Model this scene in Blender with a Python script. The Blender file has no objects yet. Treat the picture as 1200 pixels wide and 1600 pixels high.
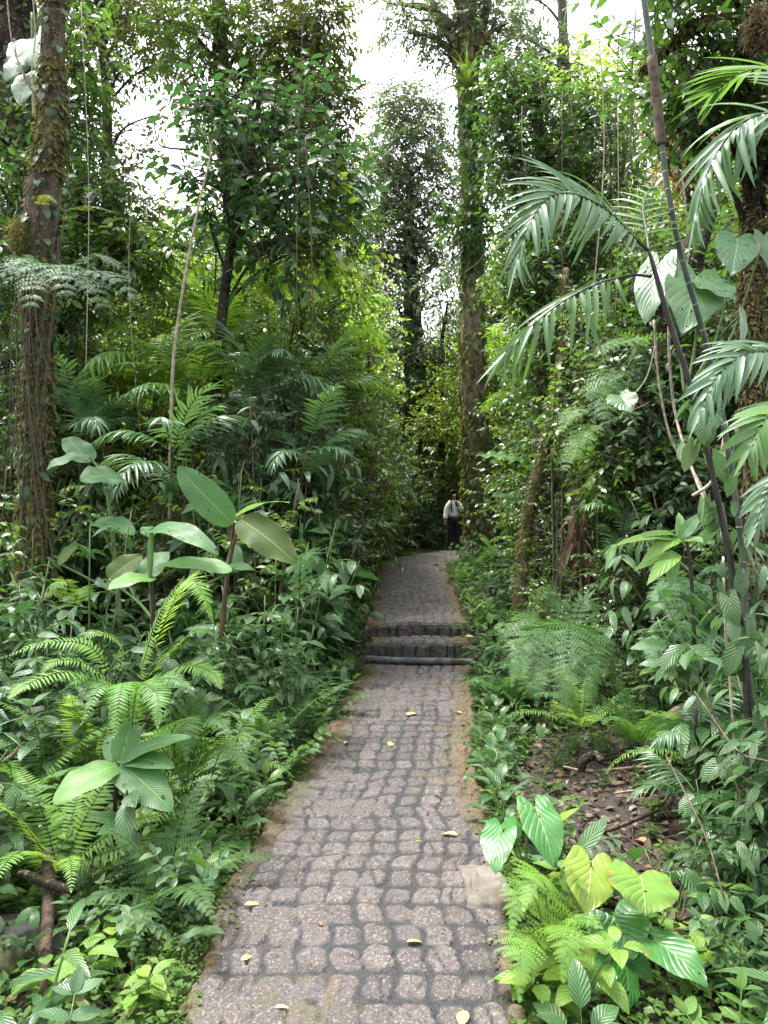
import bpy, math, random
import numpy as np
from mathutils import Vector, Matrix

# ------------------------------------------------------------------ camera, sky, sun, exposure
scn = bpy.context.scene
COL = scn.collection
FPX = 26.0 / 36.0 * 1600.0          # focal length in photo pixels (1200 x 1600)
CAMZ = 1.6
cam_d = bpy.data.cameras.new('camera'); cam = bpy.data.objects.new('camera', cam_d); COL.objects.link(cam)
cam_d.sensor_fit = 'VERTICAL'; cam_d.sensor_height = 36.0; cam_d.lens = 26.0
cam_d.clip_start = 0.05; cam_d.clip_end = 500.0
cam.location = (0, 0, CAMZ); cam.rotation_euler = (math.radians(90), 0, 0)
scn.camera = cam

SUN_EL, SUN_AZ = math.radians(70), math.radians(-48)      # ahead of the camera, a little to the left
w = bpy.data.worlds.new('World'); scn.world = w; w.use_nodes = True
nt = w.node_tree; nt.nodes.clear()
sky = nt.nodes.new('ShaderNodeTexSky'); sky.sky_type = 'NISHITA'; sky.sun_disc = False
sky.sun_elevation = SUN_EL; sky.sun_rotation = SUN_AZ; sky.dust_density = 4.0; sky.air_density = 1.0; sky.ozone_density = 1.0
hs = nt.nodes.new('ShaderNodeHueSaturation'); hs.inputs['Saturation'].default_value = 0.22; hs.inputs['Value'].default_value = 1.0
bg = nt.nodes.new('ShaderNodeBackground'); bg.inputs['Strength'].default_value = 0.15
ow = nt.nodes.new('ShaderNodeOutputWorld')
nt.links.new(sky.outputs[0], hs.inputs['Color']); nt.links.new(hs.outputs[0], bg.inputs['Color']); nt.links.new(bg.outputs[0], ow.inputs['Surface'])
sd = bpy.data.lights.new('sun', 'SUN'); sd.energy = 1.5; sd.angle = math.radians(14); sd.color = (1.0, 0.97, 0.92)
so = bpy.data.objects.new('sun', sd); COL.objects.link(so)
sv = Vector((math.sin(SUN_AZ) * math.cos(SUN_EL), math.cos(SUN_AZ) * math.cos(SUN_EL), math.sin(SUN_EL)))
so.rotation_euler = sv.to_track_quat('Z', 'Y').to_euler()
scn.view_settings.view_transform = 'Standard'; scn.view_settings.look = 'None'
scn.view_settings.exposure = 2.58; scn.view_settings.gamma = 1.0
scn.render.engine = 'CYCLES'
cy = scn.cycles
cy.max_bounces = 7; cy.diffuse_bounces = 3; cy.glossy_bounces = 2; cy.transmission_bounces = 4; cy.volume_bounces = 0
cy.use_denoising = True; cy.denoising_prefilter = 'NONE'; cy.sample_clamp_indirect = 4.0; cy.caustics_reflective = False; cy.caustics_refractive = False

# ------------------------------------------------------------------ small maths
rng = np.random.default_rng(7)
random.seed(7)
A = lambda *a: np.array(a, float)
def P(px, py, d): return A((px - 600) / FPX * d, d, CAMZ + (800 - py) / FPX * d)
def S(n, d): return n * d / FPX                     # pixels to metres at a depth
def norm(v):
    v = np.asarray(v, float); return v / np.maximum(np.linalg.norm(v, axis=-1, keepdims=True), 1e-9)
def sstep(a, b, x):
    t = np.clip((np.asarray(x, float) - a) / (b - a), 0, 1); return t * t * (3 - 2 * t)
def _h(ix, iy, s):
    h = np.sin(ix * 127.1 + iy * 311.7 + s * 74.7) * 43758.5453; return h - np.floor(h)
def vnoise(x, y, s=0.0):
    x = np.asarray(x, float); y = np.asarray(y, float)
    ix, iy = np.floor(x), np.floor(y); fx, fy = x - ix, y - iy
    fx = fx * fx * (3 - 2 * fx); fy = fy * fy * (3 - 2 * fy)
    return (_h(ix, iy, s) * (1 - fx) + _h(ix + 1, iy, s) * fx) * (1 - fy) + (_h(ix, iy + 1, s) * (1 - fx) + _h(ix + 1, iy + 1, s) * fx) * fy
def fbm(x, y, s=0.0, o=4):
    v = 0; a = 0.5
    for k in range(o): v = v + a * vnoise(x * 2 ** k, y * 2 ** k, s + k); a *= 0.5
    return v
def spline(pts, n):
    """Catmull-Rom through pts (k, m), n samples"""
    p = np.asarray(pts, float); k = len(p)
    if k == 2: return p[0] + (p[1] - p[0]) * np.linspace(0, 1, n)[:, None]
    q = np.vstack([2 * p[0] - p[1], p, 2 * p[-1] - p[-2]])
    t = np.linspace(0, k - 1 - 1e-6, n); i = t.astype(int); f = (t - i)[:, None]
    a, b, c, d = q[i], q[i + 1], q[i + 2], q[i + 3]
    return 0.5 * (2 * b + (c - a) * f + (2 * a - 5 * b + 4 * c - d) * f ** 2 + (3 * b - a - 3 * c + d) * f ** 3)

# ------------------------------------------------------------------ mesh collector (triangles; uv and a random value per vertex)
class MB:
    def __init__(s): s.v = []; s.f = []; s.uv = []; s.r = []; s.m = []; s.n = 0
    def add(s, V, F, UV=None, R=None, mat=0):
        V = np.asarray(V, float).reshape(-1, 3); F = np.asarray(F, int).reshape(-1, 3)
        s.v.append(V); s.f.append(F + s.n); s.n += len(V)
        s.uv.append(np.zeros((len(V), 2)) if UV is None else np.asarray(UV, float).reshape(-1, 2))
        s.r.append(np.full(len(V), 0.5) if R is None else np.broadcast_to(np.asarray(R, float).ravel(), (len(V),)))
        s.m.append(np.full(len(F), mat))
    def mesh(s, name, mats, origin=(0, 0, 0), smooth=True, extra=None):
        V = np.vstack(s.v) - np.asarray(origin, float); F = np.vstack(s.f); UV = np.vstack(s.uv); R = np.concatenate(s.r); M = np.concatenate(s.m)
        me = bpy.data.meshes.new(name)
        me.vertices.add(len(V)); me.vertices.foreach_set('co', V.astype(np.float32).ravel())
        me.loops.add(F.size); me.loops.foreach_set('vertex_index', F.astype(np.int32).ravel())
        me.polygons.add(len(F)); me.polygons.foreach_set('loop_start', np.arange(0, F.size, 3, dtype=np.int32))
        me.polygons.foreach_set('material_index', M.astype(np.int32)); me.polygons.foreach_set('use_smooth', np.full(len(F), smooth))
        u = me.uv_layers.new(name='uv'); u.data.foreach_set('uv', UV[F.ravel()].astype(np.float32).ravel())
        at = me.attributes.new('rnd', 'FLOAT', 'POINT'); at.data.foreach_set('value', R.astype(np.float32))
        for k, arr in (extra or {}).items():
            at = me.attributes.new(k, 'FLOAT', 'POINT'); at.data.foreach_set('value', np.asarray(arr, np.float32).ravel())
        for m in mats: me.materials.append(m)
        me.update(calc_edges=True); me.validate()
        return me
    def build(s, name, mats, parent=None, origin=(0, 0, 0), **k):
        if not isinstance(mats, (list, tuple)): mats = [mats]
        o = bpy.data.objects.new(name, s.mesh(name, mats, origin, **k)); COL.objects.link(o)
        if parent is not None: o.parent = parent
        else: o.location = origin
        return o

def tag(o, label=None, cat=None, group=None, kind=None):
    if label: o['label'] = label
    if cat: o['category'] = cat
    if group: o['group'] = group
    if kind: o['kind'] = kind
    return o
def root(name, loc, label=None, cat=None, group=None, rz=0.0, sc=1.0):
    o = bpy.data.objects.new(name, None); COL.objects.link(o); o.location = tuple(loc); o.rotation_euler = (0, 0, rz); o.scale = (sc, sc, sc)
    o.empty_display_size = 0.1
    return tag(o, label, cat, group)
def copy_tree(o, parent=None):
    c = o.copy(); COL.objects.link(c)
    if parent is not None: c.parent = parent
    for ch in list(o.children): copy_tree(ch, c)
    return c
_used = set()
def place(proto, loc, rz=0.0, sc=1.0, tilt=(0, 0)):
    """the first call moves the prototype itself, later calls copy it and its parts"""
    if proto.name in _used: o = copy_tree(proto)
    else: o = proto; _used.add(proto.name)
    o.location = tuple(loc); o.rotation_euler = (tilt[0], tilt[1], rz); o.scale = (sc, sc, sc)
    return o

# ------------------------------------------------------------------ tubes
def tube(mb, pts, radii, seg=6, mat=0, bump=0.0, bfreq=6.0, rnd=0.5, cap=True, uvs=1.0):
    p = np.asarray(pts, float); n = len(p); r = np.broadcast_to(np.asarray(radii, float), (n,))
    T = norm(np.gradient(p, axis=0))
    s0 = np.cross(T[0], A(0.3, 0.2, 1) if abs(T[0][2]) < 0.9 else A(1, 0.1, 0)); s0 = s0 / np.linalg.norm(s0)
    Sd = np.zeros((n, 3)); s = s0
    for i in range(n):
        s = s - T[i] * np.dot(s, T[i]); s = s / max(np.linalg.norm(s), 1e-9); Sd[i] = s
    Bd = np.cross(T, Sd)
    a = np.linspace(0, 2 * math.pi, seg, endpoint=False)
    L = np.concatenate([[0], np.cumsum(np.linalg.norm(np.diff(p, axis=0), axis=1))])
    R = np.repeat(r[:, None], seg, 1)
    if bump:
        aa = np.tile(a, (n, 1)); ll = np.repeat(L[:, None], seg, 1)
        nz = fbm((np.cos(aa) + 1.3) * 1.6 * bfreq / 6 + ll * 0.7, (np.sin(aa) + 1.7) * 1.6 * bfreq / 6 + ll * bfreq * 0.35, p[0][0], 4) - 0.47
        R = R * (1 + bump * 2 * nz)
    V = p[:, None, :] + R[..., None] * (np.cos(a)[None, :, None] * Sd[:, None, :] + np.sin(a)[None, :, None] * Bd[:, None, :])
    UV = np.stack([np.repeat((a / (2 * math.pi))[None, :], n, 0), np.repeat(L[:, None] * uvs, seg, 1)], -1)
    i = np.arange(n - 1)[:, None] * seg; j = np.arange(seg)[None, :]; jn = (j + 1) % seg
    q0, q1, q2, q3 = i + j, i + jn, i + seg + jn, i + seg + j
    Fc = np.concatenate([np.stack([q0, q1, q2], -1).reshape(-1, 3), np.stack([q0, q2, q3], -1).reshape(-1, 3)])
    V = V.reshape(-1, 3); UV = UV.reshape(-1, 2)
    if cap:
        V = np.vstack([V, p[0], p[-1]]); UV = np.vstack([UV, UV[:1], UV[-1:]]); c0, c1 = len(V) - 2, len(V) - 1
        jj = np.arange(seg); jn2 = (jj + 1) % seg; e = (n - 1) * seg
        Fc = np.concatenate([Fc, np.stack([np.full(seg, c0), jn2, jj], -1), np.stack([np.full(seg, c1), e + jj, e + jn2], -1)])
    mb.add(V, Fc, UV, rnd, mat)
    return p, R

def sticks(mb, Aq, Bq, ra, rb, mat=0):
    """many three-sided twigs at once"""
    Aq = np.asarray(Aq, float); Bq = np.asarray(Bq, float); n = len(Aq)
    if n == 0: return
    T = norm(Bq - Aq); s = norm(np.cross(T, A(0.31, 0.52, 0.8))); b = np.cross(T, s)
    ang = A(0, 2.094, 4.189)
    ring = np.cos(ang)[None, :, None] * s[:, None] + np.sin(ang)[None, :, None] * b[:, None]
    V = np.concatenate([Aq[:, None] + ring * np.broadcast_to(ra, (n,))[:, None, None], Bq[:, None] + ring * np.broadcast_to(rb, (n,))[:, None, None]], 1)
    f = np.array([[0, 1, 4], [0, 4, 3], [1, 2, 5], [1, 5, 4], [2, 0, 3], [2, 3, 5]])
    mb.add(V, (f[None] + (np.arange(n) * 6)[:, None, None]).reshape(-1, 3), None, 0.5, mat)

# ------------------------------------------------------------------ leaf shapes
def make_tpl(prof, rows, ncol, back=0.0):
    t, s, u, idx = [], [], [], []; k = 0
    us = np.linspace(-1, 1, ncol)
    for tv in rows:
        wv = prof(tv)
        if wv < 1e-4: t.append(tv); s.append(0); u.append(0); idx.append([k]); k += 1
        else:
            ids = []
            for uu in us:
                bk = back * math.sin(math.pi * min(1, abs(uu) * 0.95) * 0.72) * (1 - tv) ** 2
                t.append(tv - bk); s.append(uu * wv); u.append(uu); ids.append(k); k += 1
            idx.append(ids)
    Fc = []
    for a, b in zip(idx, idx[1:]):
        if len(a) == 1 and len(b) > 1: Fc += [(a[0], b[j + 1], b[j]) for j in range(len(b) - 1)]
        elif len(b) == 1 and len(a) > 1: Fc += [(a[j], a[j + 1], b[0]) for j in range(len(a) - 1)]
        else:
            for j in range(len(a) - 1): Fc += [(a[j], a[j + 1], b[j + 1]), (a[j], b[j + 1], b[j])]
    return dict(t=np.array(t), s=np.array(s), u=np.array(u), F=np.array(Fc))
ell = lambda t: max(0.0, math.sin(math.pi * min(1, t) ** 0.82)) ** 0.85 * (1 - 0.25 * t)
lan = lambda t: max(0.0, (t ** 0.55) * ((1 - t) ** 0.95) * 2.25)
strap = lambda t: max(0.0, min(1, (t * 6) ** 0.7 + 0.25) * (1 - t ** 3)) if t < 1 else 0.0
ban = lambda t: t ** .42 * (1 - t) ** .66 / .487 if 0 < t < 1 else 0.0
hrt = lambda t: (0.62 + 0.38 * math.sin(math.pi * min(1, t / 0.62) * 0.5 + 0.0)) * (1 - max(0, (t - 0.25) / 0.75) ** 1.7) * 1.02 if t < 1 else 0.0
pin = lambda t: (min(1, 0.55 + t * 4)) * (1 - t) ** 0.7 if t < 1 else 0.0
T_LOW = make_tpl(ell, [0, 0.22, 0.6, 1], 3)
T_TINY = make_tpl(ell, [0, 0.45, 1], 3)
T_ELL = make_tpl(ell, [0, .08, .2, .36, .52, .68, .84, 1], 5)
T_LAN = make_tpl(lan, [0, .1, .25, .45, .65, .83, 1], 3)
T_STRAP = make_tpl(strap, [0, .12, .3, .5, .7, .87, 1], 3)
T_BAN = make_tpl(ban, list(np.concatenate([[0, .02, .06], np.linspace(.12, .94, 22), [.98, 1]])), 9)
T_HRT = make_tpl(hrt, list(np.concatenate([np.linspace(0, .9, 15), [.95, 1]])), 13, back=0.30)
T_HLOW = make_tpl(hrt, [0, .15, .35, .6, .82, 1], 5, back=0.28)
T_PIN = make_tpl(pin, [0, .3, .65, 1], 3)
def _lobed(n, gap=0.55):
    """a pinna with a comb of small teeth on either side of a thin rib"""
    t, s, u, Fc = [], [], [], []; k = 0
    t += [0, 0, 1]; s += [-.05, .05, 0]; u += [0, 0, 0]; Fc.append((0, 1, 2)); k = 3
    for i in range(n):
        t0 = i / n; dt = 1.0 / n; wv = (1 - t0) ** 0.75 * min(1, .6 + t0 * 3)
        for sg in (-1, 1):
            q = [(t0 + .02, 0.0), (t0 + dt * .9, 0.0), (t0 + dt * 1.25, wv * sg), (t0 + dt * (1.25 - gap * .6), wv * sg * .97)]
            for a, b in q: t.append(a); s.append(b); u.append(b)
            if sg > 0: Fc += [(k, k + 2, k + 1), (k, k + 3, k + 2)]
            else: Fc += [(k, k + 1, k + 2), (k, k + 2, k + 3)]
            k += 4
    return dict(t=np.minimum(np.array(t), 1.06), s=np.array(s), u=np.array(u), F=np.array(Fc))
T_LOB = _lobed(9)
T_LOB6 = _lobed(6)

def leafs(mb, Pos, Dir, Nrm, L, W, tpl, bend=0.4, fold=0.15, rnd=None, mat=0, wave=0.0, curl=0.0, wfreq=9.0):
    Pos = np.atleast_2d(np.asarray(Pos, float)); n = len(Pos)
    D = norm(np.broadcast_to(Dir, (n, 3))); Nn = np.broadcast_to(np.asarray(Nrm, float), (n, 3))
    Sd = np.cross(D, Nn); bad = np.linalg.norm(Sd, axis=1) < 1e-3
    if bad.any(): Sd = Sd.copy(); Sd[bad] = np.cross(D[bad], A(0.7, 0.3, 0.2))
    Sd = norm(Sd); Nn = np.cross(Sd, D)
    L = np.broadcast_to(np.asarray(L, float), (n,))[:, None]; W = np.broadcast_to(np.asarray(W, float), (n,))[:, None]
    b = np.broadcast_to(np.asarray(bend, float), (n,))[:, None]; b = np.where(np.abs(b) < 1e-3, 1e-3, b)
    t = tpl['t'][None]; s = tpl['s'][None]; u = tpl['u'][None]
    al = np.sin(b * t) / b; dr = (1 - np.cos(b * t)) / b
    h = fold * np.abs(s) * W - curl * s ** 2 * W
    if wave:
        ph = rng.uniform(0, 6.28, (n, 1)); h = h + wave * W * np.abs(u) ** 2 * np.sin(t * wfreq + ph + (u > 0) * 1.7)
    cb, sb = np.cos(b * t), np.sin(b * t)
    V = Pos[:, None] + (L * al + h * sb)[..., None] * D[:, None] + (-L * dr + h * cb)[..., None] * Nn[:, None] + (W * s)[..., None] * Sd[:, None]
    k = len(tpl['t'])
    R = rng.random(n) if rnd is None else np.broadcast_to(np.asarray(rnd, float), (n,))
    UV = np.stack([np.broadcast_to(u * .5 + .5, (n, k)), np.broadcast_to(np.clip(t, 0, 1), (n, k))], -1)
    mb.add(V, (tpl['F'][None] + (np.arange(n) * k)[:, None, None]).reshape(-1, 3), UV, np.repeat(R, k), mat)

def arch(base, az, el, length, droop, n=14, curve=0.0):
    p = [np.asarray(base, float)]; d = A(math.cos(el) * math.cos(az), math.cos(el) * math.sin(az), math.sin(el))
    sd = A(-math.sin(az), math.cos(az), 0)
    for i in range(n - 1):
        p.append(p[-1] + d * length / (n - 1)); d = norm(d + A(0, 0, -1) * droop / n * (0.4 + 1.2 * i / n) + sd * curve / n)
    return np.array(p)

def frond(mb, pts, npair, tpl, Lf, Wf, ang=(70, 40), lmat=0, smat=1, rr=0.004, start=0.12, up=(0, 0, 1), bend=0.3, fold=0.1, lift=0.1, sag=0.0,
          prof='fern', jit=0.06, rnd=None, terminal=True, curl=0.0):
    n = 40; p = spline(pts, n); T = norm(np.gradient(p, axis=0)); up = np.asarray(up, float)
    Sd = np.cross(T, up); s = Sd[int(np.argmax(np.linalg.norm(Sd, axis=1)))]; out = []
    s = norm(Sd[n // 3]) if np.linalg.norm(Sd[n // 3]) > .1 else norm(s)
    for i in range(n):
        q = s - T[i] * np.dot(s, T[i]); out.append(q / max(np.linalg.norm(q), 1e-6))
    Sd = np.array(out); Nn = np.cross(Sd, T)
    tube(mb, p, np.linspace(rr, rr * .25, n), 5, smat)
    t = np.linspace(start, 0.985, npair)
    x = t * (n - 1); i = np.minimum(x.astype(int), n - 2); f = (x - i)[:, None]
    pp = p[i] * (1 - f) + p[i + 1] * f
    q = (t - start) / (1 - start)
    if prof == 'fern': pr = np.minimum(1, .55 + q * 2.2) * (1 - q) ** 0.75 + .04
    elif prof == 'tri': pr = (1 - q) ** .95 * np.minimum(1, .8 + q) + .04
    elif prof == 'palm': pr = np.minimum(1, .62 + q * 1.4) * (1 - .55 * q ** 2.2)
    else: pr = np.sin(np.pi * (q * .9 + .08)) ** .6
    a = np.radians(ang[0] + (ang[1] - ang[0]) * q)
    for sg in (-1, 1):
        aj = a + rng.normal(0, jit, npair)
        D = T[i] * np.cos(aj)[:, None] + sg * Sd[i] * np.sin(aj)[:, None] + Nn[i] * (lift + rng.normal(0, jit, npair))[:, None] - A(0, 0, 1) * sag
        leafs(mb, pp, D, Nn[i] + sg * Sd[i] * rng.normal(0, jit * (3 if prof == 'palm' else 1), npair)[:, None] + T[i] * rng.normal(0, jit * (2 if prof == 'palm' else 1), npair)[:, None], Lf * pr * rng.uniform(.78, 1.08, npair) * np.where(rng.random(npair) < (.07 if prof == 'palm' else .03), .25, 1), Wf * (0.35 + .65 * pr), tpl,
              bend=np.maximum(0.02, bend * rng.uniform(.6, 1.4, npair)), fold=fold, mat=lmat, rnd=rng.random(npair) * .5 + .25 if rnd is None else rnd, curl=curl)
    if terminal:
        leafs(mb, p[-1:], T[-1:], Nn[-1:], Lf * pr[-1] * 1.1, Wf * .5, tpl, bend=.1, mat=lmat, rnd=.5)

# ------------------------------------------------------------------ materials
class NT:
    def __init__(s, name):
        s.m = bpy.data.materials.new(name); s.m.use_nodes = True; s.t = s.m.node_tree; s.t.nodes.clear()
    def n(s, ty, **k):
        nd = s.t.nodes.new(ty)
        for a, v in k.items(): setattr(nd, a, v)
        return nd
    def l(s, a, b): s.t.links.new(a, b)
    def val(s, sock, v):
        if hasattr(v, 'is_output') or isinstance(v, bpy.types.NodeSocket): s.l(v, sock)
        else: sock.default_value = v
    def math(s, op, a, b=0.0, c=None, clamp=False):
        nd = s.n('ShaderNodeMath', operation=op, use_clamp=clamp); s.val(nd.inputs[0], a); s.val(nd.inputs[1], b)
        if c is not None: s.val(nd.inputs[2], c)
        return nd.outputs[0]
    def mix(s, f, a, b, mode='MIX'):
        nd = s.n('ShaderNodeMix', data_type='RGBA', blend_type=mode); s.val(nd.inputs[0], f)
        for k, v in ((6, a), (7, b)):
            if isinstance(v, bpy.types.NodeSocket): s.l(v, nd.inputs[k])
            else: nd.inputs[k].default_value = (*v, 1)
        return nd.outputs[2]
    def noise(s, vec, scale, detail=3, rough=.55):
        nd = s.n('ShaderNodeTexNoise'); nd.inputs['Scale'].default_value = scale; nd.inputs['Detail'].default_value = detail; nd.inputs['Roughness'].default_value = rough
        if vec is not None: s.l(vec, nd.inputs['Vector'])
        return nd.outputs['Fac']
    def ramp(s, f, lo, hi, a=0.0, b=1.0):
        nd = s.n('ShaderNodeMapRange'); nd.interpolation_type = 'SMOOTHSTEP'
        s.val(nd.inputs[0], f); nd.inputs[1].default_value = lo; nd.inputs[2].default_value = hi; nd.inputs[3].default_value = a; nd.inputs[4].default_value = b
        return nd.outputs[0]
    def obj(s): return s.n('ShaderNodeTexCoord').outputs['Object']
    def attr(s, name): return s.n('ShaderNodeAttribute', attribute_name=name).outputs['Fac']
    def bump(s, h, strength, dist):
        nd = s.n('ShaderNodeBump'); nd.inputs['Strength'].default_value = strength; nd.inputs['Distance'].default_value = dist; s.l(h, nd.inputs['Height']); return nd.outputs[0]
    def principled(s, col, rough, normal=None, spec=0.5, out=True):
        p = s.n('ShaderNodeBsdfPrincipled'); s.val(p.inputs['Base Color'], col if isinstance(col, bpy.types.NodeSocket) else (*col, 1)); s.val(p.inputs['Roughness'], rough)
        p.inputs['Specular IOR Level'].default_value = spec
        if normal is not None: s.l(normal, p.inputs['Normal'])
        if out: s.l(p.outputs[0], s.n('ShaderNodeOutputMaterial').inputs['Surface'])
        return p

def leaf_mat(name, dark, light, tcol, rough=.4, trans=.3, nv=0, slope=.35, rib=.035, veinmul=1.7, bumpd=0.0, spots=.15, spotcol=(.16, .11, .03), vstr=.5, spec=.5, hue=.10, ribcol=None, holes=0.0):
    g = NT(name); r = g.attr('rnd'); oi = g.n('ShaderNodeObjectInfo').outputs['Random']; ob = g.obj()
    col = g.mix(r, dark, light)
    col = g.mix(g.math('MULTIPLY', oi, hue * 3), col, tuple(c * k for c, k in zip(light, (1.35, 1.15, .8))))
    col = g.mix(g.ramp(r, .90, .985, 0, .45), col, tuple(c * k for c, k in zip(light, (2.2, 1.35, .9))))
    nz = g.noise(ob, 9, 3)
    col = g.mix(g.ramp(nz, .35, .7, 0, .35), col, tuple(c * .62 for c in dark))
    if spots:
        s1 = g.ramp(g.noise(ob, 42, 2), .66, .74); s2 = g.ramp(g.noise(ob, 6, 2), .52, .68)
        col = g.mix(g.math('MULTIPLY', g.math('MULTIPLY', s1, s2), spots * 4, clamp=True), col, spotcol)
    nrm = None; x = None
    if nv or rib:
        uv = g.n('ShaderNodeUVMap', uv_map='uv').outputs[0]; sp = g.n('ShaderNodeSeparateXYZ'); g.l(uv, sp.inputs[0])
        ax = g.math('ABSOLUTE', g.math('SUBTRACT', sp.outputs[0], .5)); v = sp.outputs[1]
        ribm = g.math('SUBTRACT', 1.0, g.ramp(ax, rib * .35, rib)); vein = None
        if nv:
            col = g.mix(g.math('MULTIPLY', g.ramp(ax, .42, .495), g.ramp(g.noise(ob, 11, 3), .54, .62)), col, spotcol)
            ph = g.math('MULTIPLY', g.math('SUBTRACT', v, g.math('MULTIPLY', g.math('POWER', ax, .8), slope * 2)), nv * 6.2832)
            wv = g.math('ADD', g.math('MULTIPLY', g.math('COSINE', ph), .5), .5)
            vein = g.math('POWER', wv, 9.0)
            col = g.mix(g.math('MULTIPLY', vein, vstr * .5), col, tuple(min(1, c * veinmul) for c in light))
            hgt = g.math('SUBTRACT', g.math('SUBTRACT', 1.0, g.math('POWER', wv, 3.0)), g.math('MULTIPLY', ribm, .8))
            if bumpd: nrm = g.bump(hgt, .8, bumpd)
        col = g.mix(g.math('MULTIPLY', ribm, .75 if ribcol else .45), col, ribcol or tuple(min(1, c * veinmul * 1.25) for c in light))
    rn = g.ramp(g.noise(ob, 14, 2), .3, .7, rough - .13, rough + .10)
    p = g.principled(col, rn, nrm, spec, out=False)
    tr = g.n('ShaderNodeBsdfTranslucent'); g.l(g.mix(.75, col, tcol), tr.inputs['Color'])
    mx = g.n('ShaderNodeMixShader'); mx.inputs[0].default_value = trans
    g.l(p.outputs[0], mx.inputs[1]); g.l(tr.outputs[0], mx.inputs[2]); last = mx
    if holes:      # insect-eaten holes
        tp_ = g.n('ShaderNodeBsdfTransparent'); last = g.n('ShaderNodeMixShader'); g.l(g.math('MULTIPLY', g.ramp(g.noise(ob, 38, 1), .735 - holes * .05, .74 - holes * .05), g.ramp(g.noise(ob, 7, 1), .48, .5)), last.inputs[0]); g.l(mx.outputs[0], last.inputs[1]); g.l(tp_.outputs[0], last.inputs[2])
    g.l(last.outputs[0], g.n('ShaderNodeOutputMaterial').inputs['Surface'])
    return g.m

def plain_mat(name, a, b, scale=12, rough=.8, bumpd=.004, spec=.3, stretch=None, c=None):
    g = NT(name); v = g.obj()
    if stretch:
        mp = g.n('ShaderNodeMapping'); mp.inputs['Scale'].default_value = stretch; g.l(v, mp.inputs['Vector']); v = mp.outputs[0]
    n1 = g.noise(v, scale, 5, .6); n2 = g.noise(v, scale * 5, 3)
    col = g.mix(g.ramp(n1, .32, .68), a, b)
    if c: col = g.mix(g.ramp(g.noise(v, scale * .35, 4), .5, .66), col, c)
    h = g.math('ADD', n1, g.math('MULTIPLY', n2, .4))
    g.principled(col, rough, g.bump(h, .9, bumpd), spec)
    return g.m

def bark_mat(name, a, b, moss, moss_amt=.5, scale=9):
    g = NT(name); v = g.obj(); mp = g.n('ShaderNodeMapping'); mp.inputs['Scale'].default_value = (1, 1, .35); g.l(v, mp.inputs['Vector'])
    n1 = g.noise(mp.outputs[0], scale, 6, .65); n2 = g.noise(v, scale * 6, 4, .6); n3 = g.noise(v, 2.3, 4, .6)
    col = g.mix(g.ramp(n1, .3, .7), a, b)
    m = g.math('MULTIPLY', g.ramp(n3, .62 - moss_amt * .3, .72 - moss_amt * .2), g.ramp(n2, .3, .6, .5, 1))
    col = g.mix(m, col, moss); col = g.mix(g.ramp(g.noise(v, 34, 3), .58, .68, 0, .6), col, (.27, .24, .18))
    h = g.math('ADD', n1, g.math('MULTIPLY', n2, .6))
    g.principled(col, .95, g.bump(h, 1.0, .05), .15)
    return g.m

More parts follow.
